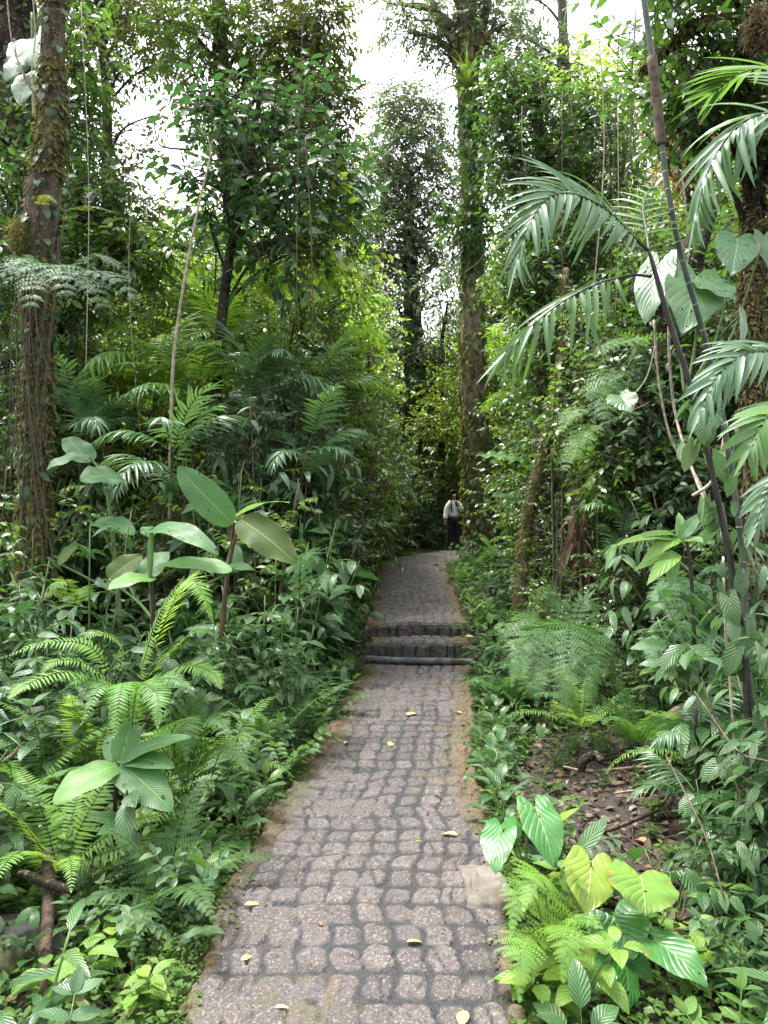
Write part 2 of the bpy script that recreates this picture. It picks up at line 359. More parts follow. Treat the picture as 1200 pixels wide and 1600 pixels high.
LM = leaf_mat
M = dict(
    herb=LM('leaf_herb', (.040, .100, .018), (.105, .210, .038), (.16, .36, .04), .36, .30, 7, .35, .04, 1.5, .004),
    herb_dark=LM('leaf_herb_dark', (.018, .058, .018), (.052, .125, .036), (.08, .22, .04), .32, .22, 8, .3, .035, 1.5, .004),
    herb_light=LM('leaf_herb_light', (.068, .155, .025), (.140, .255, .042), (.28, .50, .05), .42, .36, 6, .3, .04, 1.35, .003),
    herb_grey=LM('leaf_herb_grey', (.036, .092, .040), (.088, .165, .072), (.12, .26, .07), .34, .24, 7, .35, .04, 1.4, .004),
    banana=LM('leaf_banana', (.026, .090, .028), (.056, .145, .042), (.15, .36, .05), .48, .28, 26, .16, .022, 1.35, .0012, .25, vstr=.22, spec=.32, ribcol=(.20, .30, .10), holes=.6),
    banana_light=LM('leaf_banana_light', (.060, .165, .040), (.115, .245, .065), (.28, .48, .10), .48, .32, 26, .16, .022, 1.25, .0012, .2, vstr=.20, spec=.35, ribcol=(.28, .38, .16)),
    banana_olive=LM('leaf_banana_olive', (.035, .066, .018), (.068, .10, .028), (.20, .30, .03), .42, .28, 26, .16, .022, 1.4, .0012, .5, vstr=.25, spec=.12, ribcol=(.22, .27, .09)),
    anthurium=LM('leaf_anthurium', (.022, .100, .022), (.05, .165, .034), (.14, .42, .04), .30, .26, 6, .45, .022, 1.4, .0016, .10, vstr=.5, ribcol=(.17, .30, .09), holes=.8),
    anthurium_yellow=LM('leaf_anthurium_yellow', (.10, .175, .020), (.175, .245, .028), (.34, .42, .03), .34, .28, 6, .45, .022, 1.25, .0016, .10, vstr=.5, ribcol=(.30, .36, .10)),
    anthurium_spot=LM('leaf_anthurium_spotted', (.05, .15, .025), (.16, .27, .035), (.30, .42, .04), .32, .26, 6, .45, .022, 1.3, .0016, 1.2, (.26, .14, .03), .5, ribcol=(.24, .34, .10), holes=1),
    bigheart=LM('leaf_heart_grey', (.036, .096, .042), (.072, .145, .062), (.16, .34, .08), .42, .28, 7, .42, .02, 1.3, .0016, .12, vstr=.45, ribcol=(.14, .24, .11), holes=1.2),
    fern=LM('leaf_fern', (.045, .125, .030), (.095, .20, .048), (.20, .42, .05), .58, .34, 0, 0, 0, spots=.1, spec=.25),
    fern_light=LM('leaf_fern_light', (.075, .175, .034), (.145, .275, .055), (.34, .56, .06), .58, .36, 0, 0, 0, spots=.1, spec=.25),
    fern_dark=LM('leaf_fern_dark', (.028, .078, .022), (.060, .130, .034), (.12, .28, .03), .58, .30, 0, 0, 0, spots=.2, spec=.25),
    fern_blue=LM('leaf_fern_blue', (.042, .112, .048), (.082, .170, .070), (.14, .32, .09), .55, .30, 0, 0, 0, spots=.05, spec=.3),
    palm=LM('leaf_palm', (.034, .098, .030), (.078, .162, .048), (.20, .40, .05), .46, .32, 0, 0, .10, 1.5, spots=.3, spec=.4),
    palm_light=LM('leaf_palm_light', (.05, .135, .026), (.10, .22, .040), (.34, .58, .05), .38, .38, 0, 0, .10, 1.4, spots=.08),
    palm_grey=LM('leaf_palm_grey', (.032, .094, .042), (.068, .138, .066), (.18, .36, .07), .40, .26, 0, 0, .10, 1.4, spots=.3, spec=.42),
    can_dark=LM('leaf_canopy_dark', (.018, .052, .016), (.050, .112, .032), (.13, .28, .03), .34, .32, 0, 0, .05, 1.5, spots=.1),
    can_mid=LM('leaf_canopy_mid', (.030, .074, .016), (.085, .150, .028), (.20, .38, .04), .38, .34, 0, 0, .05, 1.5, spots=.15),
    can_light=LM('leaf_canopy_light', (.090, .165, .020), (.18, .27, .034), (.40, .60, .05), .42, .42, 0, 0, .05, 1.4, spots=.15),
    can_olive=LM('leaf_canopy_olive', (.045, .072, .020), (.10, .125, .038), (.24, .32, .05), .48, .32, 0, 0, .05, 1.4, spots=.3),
    can_grey_hazed=LM('leaf_canopy_grey_hazed', (.066, .100, .060), (.130, .165, .098), (.18, .28, .08), .5, .32, 0, 0, .05, 1.3, spots=.2),  # grey-green leaves, colour lightened to stand in for distance haze
    orange=LM('leaf_orange_dead', (.26, .09, .045), (.42, .19, .10), (.5, .22, .1), .7, .3, 0, 0, .05, 1.2, spots=.2),
    brown=LM('leaf_brown_dead', (.062, .040, .027), (.17, .115, .075), (.24, .13, .05), .6, .15, 0, 0, .06, 1.3, spots=.2),
    litter=LM('leaf_litter', (.018, .012, .008), (.095, .062, .040), (.18, .10, .04), .65, .1, 5, .35, .05, 1.3, spots=.2),
    yellow=LM('leaf_yellow_fallen', (.36, .29, .08), (.44, .38, .17), (.6, .5, .1), .5, .2, 5, .35, .05, 1.2, spots=.5),
    moss=LM('moss_tufts', (.055, .062, .020), (.150, .148, .052), (.20, .20, .05), .8, .3, 0, 0, 0, spots=0, spec=.1),
    moss_brown=LM('moss_brown', (.070, .057, .031), (.165, .135, .078), (.20, .17, .08), .85, .25, 0, 0, 0, spots=0, spec=.1),
    brom=LM('leaf_bromeliad', (.12, .22, .03), (.22, .34, .05), (.40, .55, .06), .38, .34, 0, 0, .08, 1.2, spots=.1),
    stem=plain_mat('stem_green', (.045, .085, .022), (.10, .15, .045), 20, .5, .001),
    stem_dark=plain_mat('stem_dark', (.010, .010, .008), (.030, .026, .018), 20, .5, .001),
    stem_red=plain_mat('stem_red', (.05, .022, .014), (.09, .05, .025), 20, .5, .001),
    twig=plain_mat('twig_brown', (.035, .026, .016), (.10, .078, .050), 25, .85, .002),
    twig_pale=plain_mat('twig_pale', (.15, .125, .085), (.33, .29, .22), 30, .8, .002),
    bark=bark_mat('bark_mossy', (.020, .016, .011), (.135, .110, .080), (.082, .078, .030), .5),
    bark_gold=bark_mat('bark_gold', (.055, .042, .028), (.25, .20, .13), (.155, .140, .060), .5),
    bark_dark=bark_mat('bark_dark', (.012, .010, .008), (.045, .036, .026), (.045, .050, .018), .35),
    bark_grey=bark_mat('bark_grey', (.045, .040, .032), (.13, .115, .09), (.075, .085, .035), .4),
    cane=plain_mat('cane_green', (.022, .034, .026), (.050, .064, .046), 18, .5, .002, .35, c=(.070, .066, .052)),
    cane_dark=plain_mat('cane_dark', (.009, .009, .007), (.036, .030, .022), 22, .6, .004, .3, c=(.045, .045, .034)),
    ring=plain_mat('cane_ring', (.13, .135, .115), (.22, .225, .19), 30, .6, .0005),
    wood=plain_mat('rotten_wood', (.016, .011, .008), (.085, .058, .038), 9, .9, .012, stretch=(4, 4, .6)),
    wood_pale=plain_mat('pale_wood', (.09, .060, .038), (.26, .19, .13), 12, .85, .008, stretch=(3, 3, .5)),
    pipe=plain_mat('grey_pipe', (.04, .04, .042), (.10, .10, .102), 11, .85, .004, .25, c=(.045, .042, .03)),
    mortar=plain_mat('dark_mortar', (.022, .021, .019), (.050, .046, .041), 16, .95, .006),
    block=plain_mat('dark_block', (.030, .028, .026), (.080, .073, .066), 16, .9, .006, c=(.026, .032, .010)),
    slab=plain_mat('stone_slab', (.075, .064, .054), (.135, .118, .10), 13, .85, .006, c=(.075, .06, .042)),
    rock=plain_mat('mossy_rock', (.020, .020, .019), (.055, .050, .043), 7, .75, .008, c=(.045, .052, .018)),
)
def soil_mat():
    g = NT('soil'); v = g.obj(); n1 = g.noise(v, 1.1, 5); n2 = g.noise(v, 16, 5, .65); n3 = g.noise(v, 70, 3)
    col = g.mix(g.ramp(n2, .3, .7), (.011, .0085, .0065), (.042, .030, .021)); col = g.mix(g.ramp(n1, .52, .68, 0, .6), col, (.035, .042, .014))
    col = g.mix(g.ramp(n3, .62, .72, 0, .7), col, (.11, .075, .05))
    g.principled(col, .85, g.bump(g.math('ADD', n2, g.math('MULTIPLY', n3, .5)), 1.0, .03), .35); return g.m
def path_mat():
    g = NT('path_stone'); v = g.obj(); st = g.attr('stone'); ms = g.attr('moss'); cr = g.attr('cell')
    n1 = g.noise(v, 5, 4); n2 = g.noise(v, 46, 4, .7); n3 = g.noise(v, 150, 3, .7); n4 = g.noise(v, 1.6, 3)
    sc = g.mix(cr, (.034, .028, .023), (.108, .091, .079)); n5 = g.noise(v, 85, 3, .65); sc = g.mix(g.ramp(n2, .42, .66), sc, (.045, .035, .032)); sc = g.mix(g.ramp(n5, .53, .64, 0, .8), sc, (.19, .17, .165)); sc = g.mix(g.ramp(g.noise(v, 110, 2), .58, .66, 0, .7), sc, (.03, .026, .025))
    sc = g.mix(g.ramp(n1, .5, .72, 0, .55), sc, (.085, .077, .080))
    mo = g.mix(g.ramp(n2, .3, .7), (.009, .009, .010), (.024, .024, .026)); mo = g.mix(g.ramp(n3, .60, .75, 0, .5), mo, (.085, .083, .083))
    col = g.mix(st, mo, sc)
    gm = g.mix(g.ramp(n2, .35, .65), (.052, .031, .012), (.115, .075, .024)); gm = g.mix(g.ramp(n4, .45, .62), gm, (.048, .058, .014))
    col = g.mix(g.math('MULTIPLY', ms, g.ramp(n2, .25, .55), clamp=True), col, gm)
    rg = g.math('ADD', g.ramp(n1, .3, .7, .50, .74), g.math('MULTIPLY', ms, .12))
    g.principled(col, rg, g.bump(g.math('ADD', n2, g.math('MULTIPLY', n5, .9)), 1.0, .014), .45); return g.m
M['soil'] = soil_mat(); M['path'] = path_mat()
def solid(name, c, rough=.7, bumpd=0.001, sc=60):
    return plain_mat(name, tuple(x * .85 for x in c), tuple(min(1, x * 1.1) for x in c), sc, rough, bumpd)

# ------------------------------------------------------------------ the lie of the land
LE = A((-.62, -1), (-.64, 0.6), (-.69, 2.3), (-.68, 3.4), (-.56, 4.6), (-.35, 6.2), (-.20, 7.9), (-.20, 8.35), (-.19, 11), (-.17, 14), (-.05, 16.5), (.45, 18.4), (1.3, 19.9), (2.6, 21.0), (4.6, 21.8), (7.5, 22.3))
RE = A((.40, -1), (.41, 0.6), (.44, 2.3), (.55, 3.4), (.60, 4.6), (.78, 6.2), (.95, 7.9), (.97, 8.35), (1.07, 11), (1.22, 14), (1.36, 15.9), (1.62, 17.0), (2.1, 18.1), (3.0, 19.0), (4.8, 19.8), (7.5, 20.3))
NE = 1600
LEs, REs = spline(LE, NE), spline(RE, NE)
def _z_of(y): return .21 * sstep(7.6, 8.0, y) + .11 * sstep(8.1, 8.5, y) + np.clip((y - 8.4) * .0158, 0, .20)
CEN = (LEs + REs) / 2; HW = np.linalg.norm(REs - LEs, axis=1) / 2
CK, HK = CEN[::6], HW[::6]
def edge(x, y):
    """signed distance to the path's edge, side (-1 left, 1 right)"""
    x = np.atleast_1d(np.asarray(x, float)); y = np.atleast_1d(np.asarray(y, float))
    e = np.empty(len(x)); sd = np.empty(len(x)); zz = np.empty(len(x)); TK = np.gradient(CK, axis=0)
    for a in range(0, len(x), 20000):
        s = slice(a, a + 20000); dx = x[s, None] - CK[None, :, 0]; dy = y[s, None] - CK[None, :, 1]
        q = np.hypot(dx, dy) - HK[None]; k = q.argmin(1); e[s] = q[np.arange(len(k)), k]
        sd[s] = np.sign(TK[k, 1] * dx[np.arange(len(k)), k] - TK[k, 0] * dy[np.arange(len(k)), k]); zz[s] = _z_of(CK[k, 1])
    return e, sd, zz
def gz(x, y):
    sc = np.ndim(x) == 0
    e, sd, zp = edge(x, y); x = np.atleast_1d(x); y = np.atleast_1d(y)
    up = np.where(sd < 0, .060, .040)
    z = zp - .05 - .17 * (1 - sstep(-.12, .01, e)) - .10 * sstep(.02, .32, e) + up * np.clip(e - .5, 0, 7) + .02 * np.clip(e - 7, 0, 25) + (fbm(x * .9, y * .9, 3) - .47) * .22 * sstep(.1, 1.0, e) + (fbm(x * 4, y * 4, 5) - .47) * .07 * sstep(.05, .4, e)
    return float(z[0]) if sc else z
def G(px, d, dz=0.0):
    x = (px - 600) / FPX * d; return A(x, d, gz(x, d) + dz)

# the ground sheet
def grid_faces(nr, nc):
    i = np.arange(nr - 1)[:, None] * nc; j = np.arange(nc - 1)[None]
    a = (i + j).ravel(); b = a + 1; c = a + nc + 1; d = a + nc
    return np.concatenate([np.stack([a, b, c], 1), np.stack([a, c, d], 1)])
sx = np.sinh(np.linspace(-1, 1, 300) * 4.6) / math.sinh(4.6) * 90; sy = 4.5 + np.sinh(np.linspace(-.62, 1, 330) * 4.6) / math.sinh(4.6) * 110
gx, gy = np.meshgrid(sx, sy); mb = MB()
mb.add(np.stack([gx.ravel(), gy.ravel(), gz(gx.ravel(), gy.ravel())], 1), grid_faces(330, 300))
tag(mb.build('ground', M['soil']), kind='structure')

# the path: stones of exposed aggregate cast in a dark mortar grid
def slab_mesh(y0, y1, zfun, step, name, parent=None, drop=.22, mat=None):
    ys = LEs[:, 1]; k0, k1 = np.searchsorted(ys, y0), np.searchsorted(ys, y1) if y1 < 21 else NE
    arc = np.concatenate([[0], np.cumsum(np.linalg.norm(np.diff(CEN, axis=0), axis=1))])
    s = np.arange(arc[k0], arc[min(k1, NE - 1)], step); nx = int(1.16 / step)
    Lp = np.stack([np.interp(s, arc, LEs[:, i]) for i in (0, 1)], 1); Rp = np.stack([np.interp(s, arc, REs[:, i]) for i in (0, 1)], 1)
    Lp[:, 0] += (fbm(s * 2.2, s * 0, 11) - .47) * .14 + (fbm(s * 14, s * 0, 12) - .47) * .035; Rp[:, 0] += (fbm(s * 2.2, s * 0, 13) - .47) * .14 + (fbm(s * 14, s * 0, 14) - .47) * .035
    u = np.linspace(0, 1, nx); W = np.linalg.norm(Rp - Lp, axis=1)
    X = Lp[:, None, 0] + (Rp - Lp)[:, None, 0] * u; Y = Lp[:, None, 1] + (Rp - Lp)[:, None, 1] * u
    a = u[None] * W[:, None]; b = np.repeat(s[:, None], nx, 1)
    wa = a + (fbm(a * 7, b * 7, 21) - .47) * .011 + (fbm(a * 1.3, b * 1.3, 23) - .47) * .03; wb = b + (fbm(a * 7, b * 7, 22) - .47) * .011 + (fbm(a * 1.3, b * 1.3, 24) - .47) * .035
    pc = .118; pcy = .148; ca, cb = np.floor(wa / pc), np.floor(wb / pcy); fa, fb = wa / pc - ca - .5, wb / pcy - cb - .5
    r1, r2, r3 = _h(ca, cb, 1), _h(ca, cb, 2), _h(ca, cb, 3)
    left = 1 - sstep(.36, .60, u)[None]
    hwx, hwy = .375 + .06 * r1 + .03 * left, .365 + .07 * r2 + .03 * left
    q = np.maximum(np.abs(fa) / hwx, np.abs(fb) / hwy); q = (np.maximum(np.abs(fa) / hwx, 0) ** 4 + (np.abs(fb) / hwy) ** 4) ** .25
    q = q + (fbm(a * 30, b * 30, 27, 3) - .47) * .34
    stone = 1 - sstep(.92, 1.08, q)
    # on the left half the old concrete was smeared over the grid in sheets
    shv = fbm(a * 4.6, b * 3.6, 31) + .085 * left; sheet = sstep(.60, .64, shv - .03 * (1 - sstep(2.5, 3.2, Y)) - (.07 if y0 > 8.33 else 0))
    
    knob = sstep(.3, .7, fbm(a * 42, b * 42, 41, 2)) * (r3 > .62 - .4 * left) * (1 - sstep(.55, .95, q))           # clusters of proud pebbles
    split = (r2 > .74) * (1 - sstep(.015, .05, np.abs(fa + .25 * fb + (r1 - .5) * .3 + (fbm(a * 20, b * 20, 9) - .47) * .2)))   # broken stones
    st = np.maximum(stone * (1 - split), sheet * .92)
    h = .0125 * st * (.55 + .7 * r1) + (.012 * knob * np.maximum(stone, sheet) - .004 * (r3 > .62 - .4 * left) * stone) - .010 * sheet * (1 - sstep(.55, .9, 1 - np.abs(q - 1))) * 0 + .0065 * (fbm(a * 38, b * 38, 51, 3) - .47) * 2
    h += .010 * stone * (fa * (r2 - .5) + fb * (r3 - .5)) * 2 - .006 * sheet * sstep(.9, 1.1, q) * (r3 > .3) + (fbm(a * 1.6, b * 1.6, 55) - .47) * .035
    if name == 'path' and y0 < 1: h -= .030 * (1 - sstep(.38, .5, u))[None] * (sstep(3.3, 4.6, Y) * (1 - sstep(4.64, 4.66, Y + .03 * fbm(a * 6, b * 6, 8))))
    ed = np.minimum(a, W[:, None] - a); wid = (.35 + .65 * sstep(2.8, 4.2, Y)) * (.12 + .15 * fbm(b * 1.1, a * 0 + np.sign(u - .5)[None] * 7, 61))
    moss = (1 - sstep(wid * .35, wid * 1.3, ed + (fbm(a * 16, b * 16, 63) - .47) * .10)) + .6 * sstep(.53, .66, fbm(a * 2.3, b * 2.3, 66)) * sstep(.4, .6, fbm(a * 20, b * 20, 67))
    h += moss * .006 * fbm(a * 60, b * 60, 68, 2)
    h = h * (1.5 if y0 > 8.33 else 1) - .05 * (1 - sstep(0, .05, ed + (fbm(a * 18, b * 18, 77) - .47) * .05)) ** 2
    Z = zfun(Y, s[:, None]) + h
    nr = len(s); V = np.stack([X, Y, Z], -1); st = np.clip(st, 0, 1); cell = np.where(sheet > .5, .55 + .3 * (fbm(a * 2, b * 2, 71) - .5), r1 * .7 + .45 * r3 - .05)
    # skirts at both sides and both ends
    def pad(arr, v=None):
        arr = np.concatenate([arr[:, :1], arr, arr[:, -1:]], 1); return np.concatenate([arr[:1], arr, arr[-1:]], 0)
    V = pad(V); V[:, 0, 2] -= .25; V[:, -1, 2] -= .25; V[0, :, 2] = V[1, :, 2] - drop; V[-1, :, 2] = V[-2, :, 2] - .22
    mb = MB(); mb.add(V.reshape(-1, 3), grid_faces(nr + 2, nx + 2))
    o = mb.build(name, mat or M['path'], parent, extra=dict(stone=pad(st).ravel(), moss=np.clip(pad(moss).ravel(), 0, 1), cell=np.clip(pad(cell).ravel(), 0, 1)))
    return o
tag(slab_mesh(.3, 7.86, lambda Y, s: Y * 0, .0085, 'path'), kind='structure')
tag(slab_mesh(8.34, 30, lambda Y, s: .325 + np.clip((Y - 8.4) * .0158, 0, .20), .016, 'path', drop=.03), kind='structure')

def block_row(parent, y, z0, z1, x0, x1, seed):
    r = np.random.default_rng(seed); x = x0; k = 0
    # mortar face behind the blocks
    mbm = MB(); n, m = 120, 14; xx = np.linspace(x0 - .05, x1 + .05, n); zz = np.linspace(z0 - .1, z1 - .004, m); XX, ZZ = np.meshgrid(xx, zz)
    mbm.add(np.stack([XX, y + .012 - (fbm(XX * 22, ZZ * 22, seed) - .3) * .022, ZZ], -1).reshape(-1, 3), grid_faces(m, n))
    mbm.build('mortar', M['mortar'], parent)
    while x < x1 - .05:
        wd = r.choice([.09, .13, .16, .065]) * r.uniform(.9, 1.1); wd = min(wd, x1 - x); h0, h1 = z0 + r.uniform(-.03, .0), z1 - r.uniform(.002, .02)
        n = 12; uu = np.linspace(-1, 1, n); UU, VV = np.meshgrid(uu, uu)
        rim = np.maximum(np.abs(UU), np.abs(VV)); dep = r.uniform(.014, .040) * (1 - sstep(.86, 1.0, rim)) * 1.1
        bx = x + wd / 2 + UU * wd / 2; bz = (h0 + h1) / 2 + VV * (h1 - h0) / 2
        b = MB(); b.add(np.stack([bx + (fbm(UU * 2, VV * 2, k) - .47) * .014, y + .012 - dep + (fbm(bx * 40, bz * 40, k) - .47) * .014, bz], -1).reshape(-1, 3), grid_faces(n, n))
        if k < 90: b.build('riser_block', M['block'], parent)
        x += wd + r.uniform(.003, .012); k += 1
for nm, y, z0, z1, x0, x1, ty0, ty1, lab in (('stone_step', 7.90, .0, .205, -.21, .97, 7.885, 8.40, 'lower step of dark upright blocks just above the grey pipe'),
                                            ('stone_step', 8.33, .20, .322, -.23, .98, 8.315, 8.62, 'upper step of dark mossy blocks leading to the far path')):
    st = root(nm, ((x0 + x1) / 2, y, z0), lab, 'step'); bpy.context.view_layer.update()
    tr = slab_mesh(ty0, ty1, (lambda zt: (lambda Y, s: Y * 0 + zt))(z1 - .012 if z1 < .3 else z1 - .004), .0085, 'tread', None, .035); tr.parent = st; tr.matrix_parent_inverse = st.matrix_world.inverted()
    hold = root('tmp', (0, 0, 0)); block_row(hold, y, z0, z1, x0, x1, int(y * 10))
    for ch in list(hold.children): ch.parent = st; ch.matrix_parent_inverse = st.matrix_world.inverted()
    bpy.data.objects.remove(hold)
mb = MB(); tube(mb, spline([P(572, 1029, 7.78), P(620, 1032, 7.76), P(680, 1033, 7.75), P(742, 1034, 7.75)], 30), .036, 16, 0, .10, 5)
tag(mb.build('drain_pipe', M['pipe'], origin=P(655, 1033, 7.75)), 'grey pipe lying across the path at the foot of the lower step', 'pipe')
mb = MB(); n = 26; uu = np.linspace(-1, 1, n); UU, VV = np.meshgrid(uu, uu); rim = np.maximum(np.abs(UU), np.abs(VV))
q = G(765, 3.15); q[2] = .0
mb.add(np.stack([q[0] - .015 + UU * .105 + (fbm(VV * 2, UU, 3) - .47) * .06, q[1] + VV * .17 + (fbm(UU * 2, VV, 4) - .47) * .06, .026 - .06 * sstep(.9, 1.0, rim) + (fbm(UU * 3, VV * 3, 6) - .47) * .03 + (fbm(UU * 14, VV * 14, 7) - .47) * .008], -1).reshape(-1, 3), grid_faces(n, n))
tag(mb.build('paving_slab', M['slab'], origin=q), 'plain tan stone slab at the path edge under a heart-shaped leaf', 'slab')

# ------------------------------------------------------------------ plant builders
REG = []        # (object, noun phrase, position): labelled at the end from the landmarks they stand among
MARKS = []      # (phrase, position)
def mark(phrase, pos): MARKS.append((phrase, np.asarray(pos, float)))
R_ = lambda a, b, n=None: rng.uniform(a, b, n)

def rand_dirs(n):
    return norm(rng.normal(size=(n, 3)))

def herb_proto(name, kind):
    """a small understorey plant: stem + foliage, base at the origin"""
    o = root(name, (0, 0, 0)); ms, ml = MB(), MB()
    if kind == 'rosette':       # broad ribbed leaves from a short stem
        n = 9; az = np.arange(n) * 2.4 + R_(0, 6); el = np.linspace(.15, 1.1, n); L = R_(.10, .16, n); zb = np.linspace(.03, .16, n)
        top = spline([A(0, 0, -.03), A(.01, 0, .08), A(0, .012, .17)], 6); tube(ms, top, .004, 5)
        D = np.stack([np.cos(el) * np.cos(az), np.cos(el) * np.sin(az), np.sin(el)], 1); B0 = np.stack([az * 0, az * 0, zb], 1); B1 = B0 + D * R_(.04, .08, n)[:, None]
        sticks(ms, B0, B1, .002, .0016); leafs(ml, B1, D, A(0, 0, 1) + D * .0, L, L * R_(.22, .30, n), T_ELL, R_(.5, 1.2, n), .22, curl=.1, wave=.05)
    elif kind == 'branching':   # leafy stems with opposite leaves
        for k in range(6):
            az = k * 1.05 + R_(0, .6); p = arch((R_(-.02, .02), R_(-.02, .02), -.03), az, R_(.8, 1.4), R_(.22, .42), R_(.5, 1.2), 9); tube(ms, p, np.linspace(.003, .0012, 9), 4)
            for i in range(2, 9):
                T = norm(p[i] - p[i - 1]); sd = norm(np.cross(T, A(0, 0, 1)))
                for sg in (-1, 1):
                    L = R_(.055, .085); leafs(ml, p[i:i + 1], T * .5 + sg * sd + rand_dirs(1) * .25, A(0, 0, 1) + rand_dirs(1) * .3, L, L * .27, T_ELL, R_(.3, .9), .2)
            leafs(ml, p[-1:], norm(p[-1] - p[-2]), A(0, 0, 1), .06, .016, T_ELL, .3, .2)
    elif kind == 'lance':
        for k in range(3):
            p = arch((R_(-.05, .05), R_(-.05, .05), -.03), k * 2.1 + R_(0, 1), R_(1.1, 1.5), R_(.25, .5), .4, 10); tube(ms, p, .004, 5); n = 11; i = np.clip((np.linspace(.25, 1, n) * 9).astype(int), 0, 9)
            az = np.arange(n) * 2.4; D = np.stack([np.cos(az), np.sin(az), R_(.1, .6, n)], 1); L = R_(.13, .21, n); leafs(ml, p[i], D, A(0, 0, 1), L, L * .14, T_LAN, R_(.5, 1.2, n), .25)
    elif kind == 'soft':
        for k in range(4):
            p = arch((R_(-.04, .04), R_(-.04, .04), -.03), k * 1.6 + R_(0, 1), R_(1.0, 1.5), R_(.14, .3), .5, 7); tube(ms, p, .003, 5)
            for i in range(2, 7):
                n = 2 if i < 6 else 4; az = R_(0, 6) + np.arange(n) * 6.283 / n; D = np.stack([np.cos(az), np.sin(az), R_(.0, .5, n)], 1); L = R_(.07, .12, n)
                leafs(ml, np.repeat(p[i:i + 1], n, 0) + D * .015, D, A(0, 0, 1), L, L * R_(.26, .34, n), T_ELL, R_(.4, 1.1, n), .22, curl=.1, wave=.06)
    elif kind == 'mat':         # low creeping plant
        n = 95; r = np.sqrt(R_(0, 1, n)) * .22; az = R_(0, 6.28, n); B = np.stack([r * np.cos(az), r * np.sin(az), R_(.0, .10, n) * (1.2 - r * 3)], 1); D = rand_dirs(n) * A(1, 1, .3); D[:, 2] += .1
        L = R_(.022, .042, n); leafs(ml, B, D, A(0, 0, 1) + rand_dirs(n) * .5, L, L * .36, T_ELL, R_(.2, .7, n), .15); sticks(ms, B * A(.5, .5, 0) - A(0, 0, .02), B, .001, .001)
    elif kind == 'tall':        # knee-high single stem with large whorled leaves
        p = arch((0, 0, -.05), R_(0, 6), 1.45, R_(.55, .7), .3, 12); tube(ms, p, np.linspace(.007, .003, 12), 6)
        for i in (4, 6, 8, 10, 11):
            n = 4 if i < 10 else 5; az = R_(0, 6) + np.arange(n) * 6.283 / n; D = np.stack([np.cos(az), np.sin(az), R_(-.05, .4, n) + (.5 if i == 11 else 0)], 1); L = R_(.12, .20, n) * (.8 if i == 11 else 1)
            leafs(ml, np.repeat(p[i:i + 1], n, 0) + norm(D) * .02, D, A(0, 0, 1), L, L * R_(.20, .27, n), T_ELL, R_(.5, 1.2, n), .2, curl=.1, wave=.05)
    elif kind == 'heart':
        n = 7; az = np.arange(n) * 2.4 + R_(0, 3); el = R_(.7, 1.3, n)
        for k in range(n):
            p = arch((0, 0, -.03), az[k], el[k], R_(.16, .34), .9, 7); tube(ms, p, .0028, 4); dh = A(math.cos(az[k]), math.sin(az[k]), -.5); L = R_(.09, .14); leafs(ml, p[-1:], dh, A(0, 0, 1) + dh * .4, L, L * .42, T_HLOW, .5, .12)
    return o, ms, ml
def make_herb(name, kind, lm, sm='stem'):
    o, ms, ml = herb_proto(name, kind); ms.build('stem', M[sm], o); ml.build('foliage', M[lm], o); return o

def make_fern(name, n, L, style, lm, seed_el=(.7, 1.25), droop=(1.5, 2.4), stemm='stem_dark', az0=0.0, az1=6.283):
    """a crown of fronds, each a mesh of its own"""
    o = root(name, (0, 0, 0))
    for k in range(n):
        mb = MB(); az = az0 + (az1 - az0) * (k + R_(.2, .8)) / n; l = L * R_(.75, 1.1)
        p = arch((0, 0, -.02), az, R_(*seed_el), l, R_(*droop), 14, R_(-.5, .5))
        fern_frond(mb, p, l, style); mb.build('frond', [M[lm], M[stemm]], o)
    return o
def fern_frond(mb, p, l, style, up=(0, 0, 1), sag=.08):
    if style == 'sword': frond(mb, p, int(15 + l * 28), T_PIN, l * .18, l * .0105 + .0025, (82, 55), 0, 1, .003, .12, up, .35, .05, .05, sag)
    elif style == 'lobed': frond(mb, p, int(12 + l * 15), T_LOB, l * .26, l * .040 + .003, (80, 45), 0, 1, .003, .14, up, .35, .05, .05, sag, 'tri')
    elif style == 'lace':    # twice divided
        frond(mb, p, 3, T_PIN, .01, .002, (80, 50), 0, 1, .0035, .9, up, terminal=False)
        n = 30; q = spline(p, n); T = norm(np.gradient(q, axis=0)); npn = 11
        for j in range(npn):
            t = .16 + .82 * j / npn; i = int(t * (n - 1)); pl = l * .34 * (1 - ((t - .16) / .84)) ** .8 * min(1, .75 + j * .12) + l * .03
            sd = norm(np.cross(T[i], np.asarray(up, float) + A(.01, .01, 0)))
            for sg in (-1, 1):
                d = norm(T[i] * .55 + sg * sd + R_(-.06, .06, 3)); nn = norm(np.cross(sd, T[i])); d1 = norm(d - A(0, 0, 1) * .35)
                pp = np.stack([q[i], q[i] + d * pl * .5, q[i] + d * pl * .5 + d1 * pl * .5])
                frond(mb, pp, 8, T_LOB6, pl * .27 + .006, pl * .075 + .003, (72, 45), 0, 1, .0015, .06, nn + A(0, 0, .2), .2, .05, .0, .03, 'tri', terminal=True)
    return mb

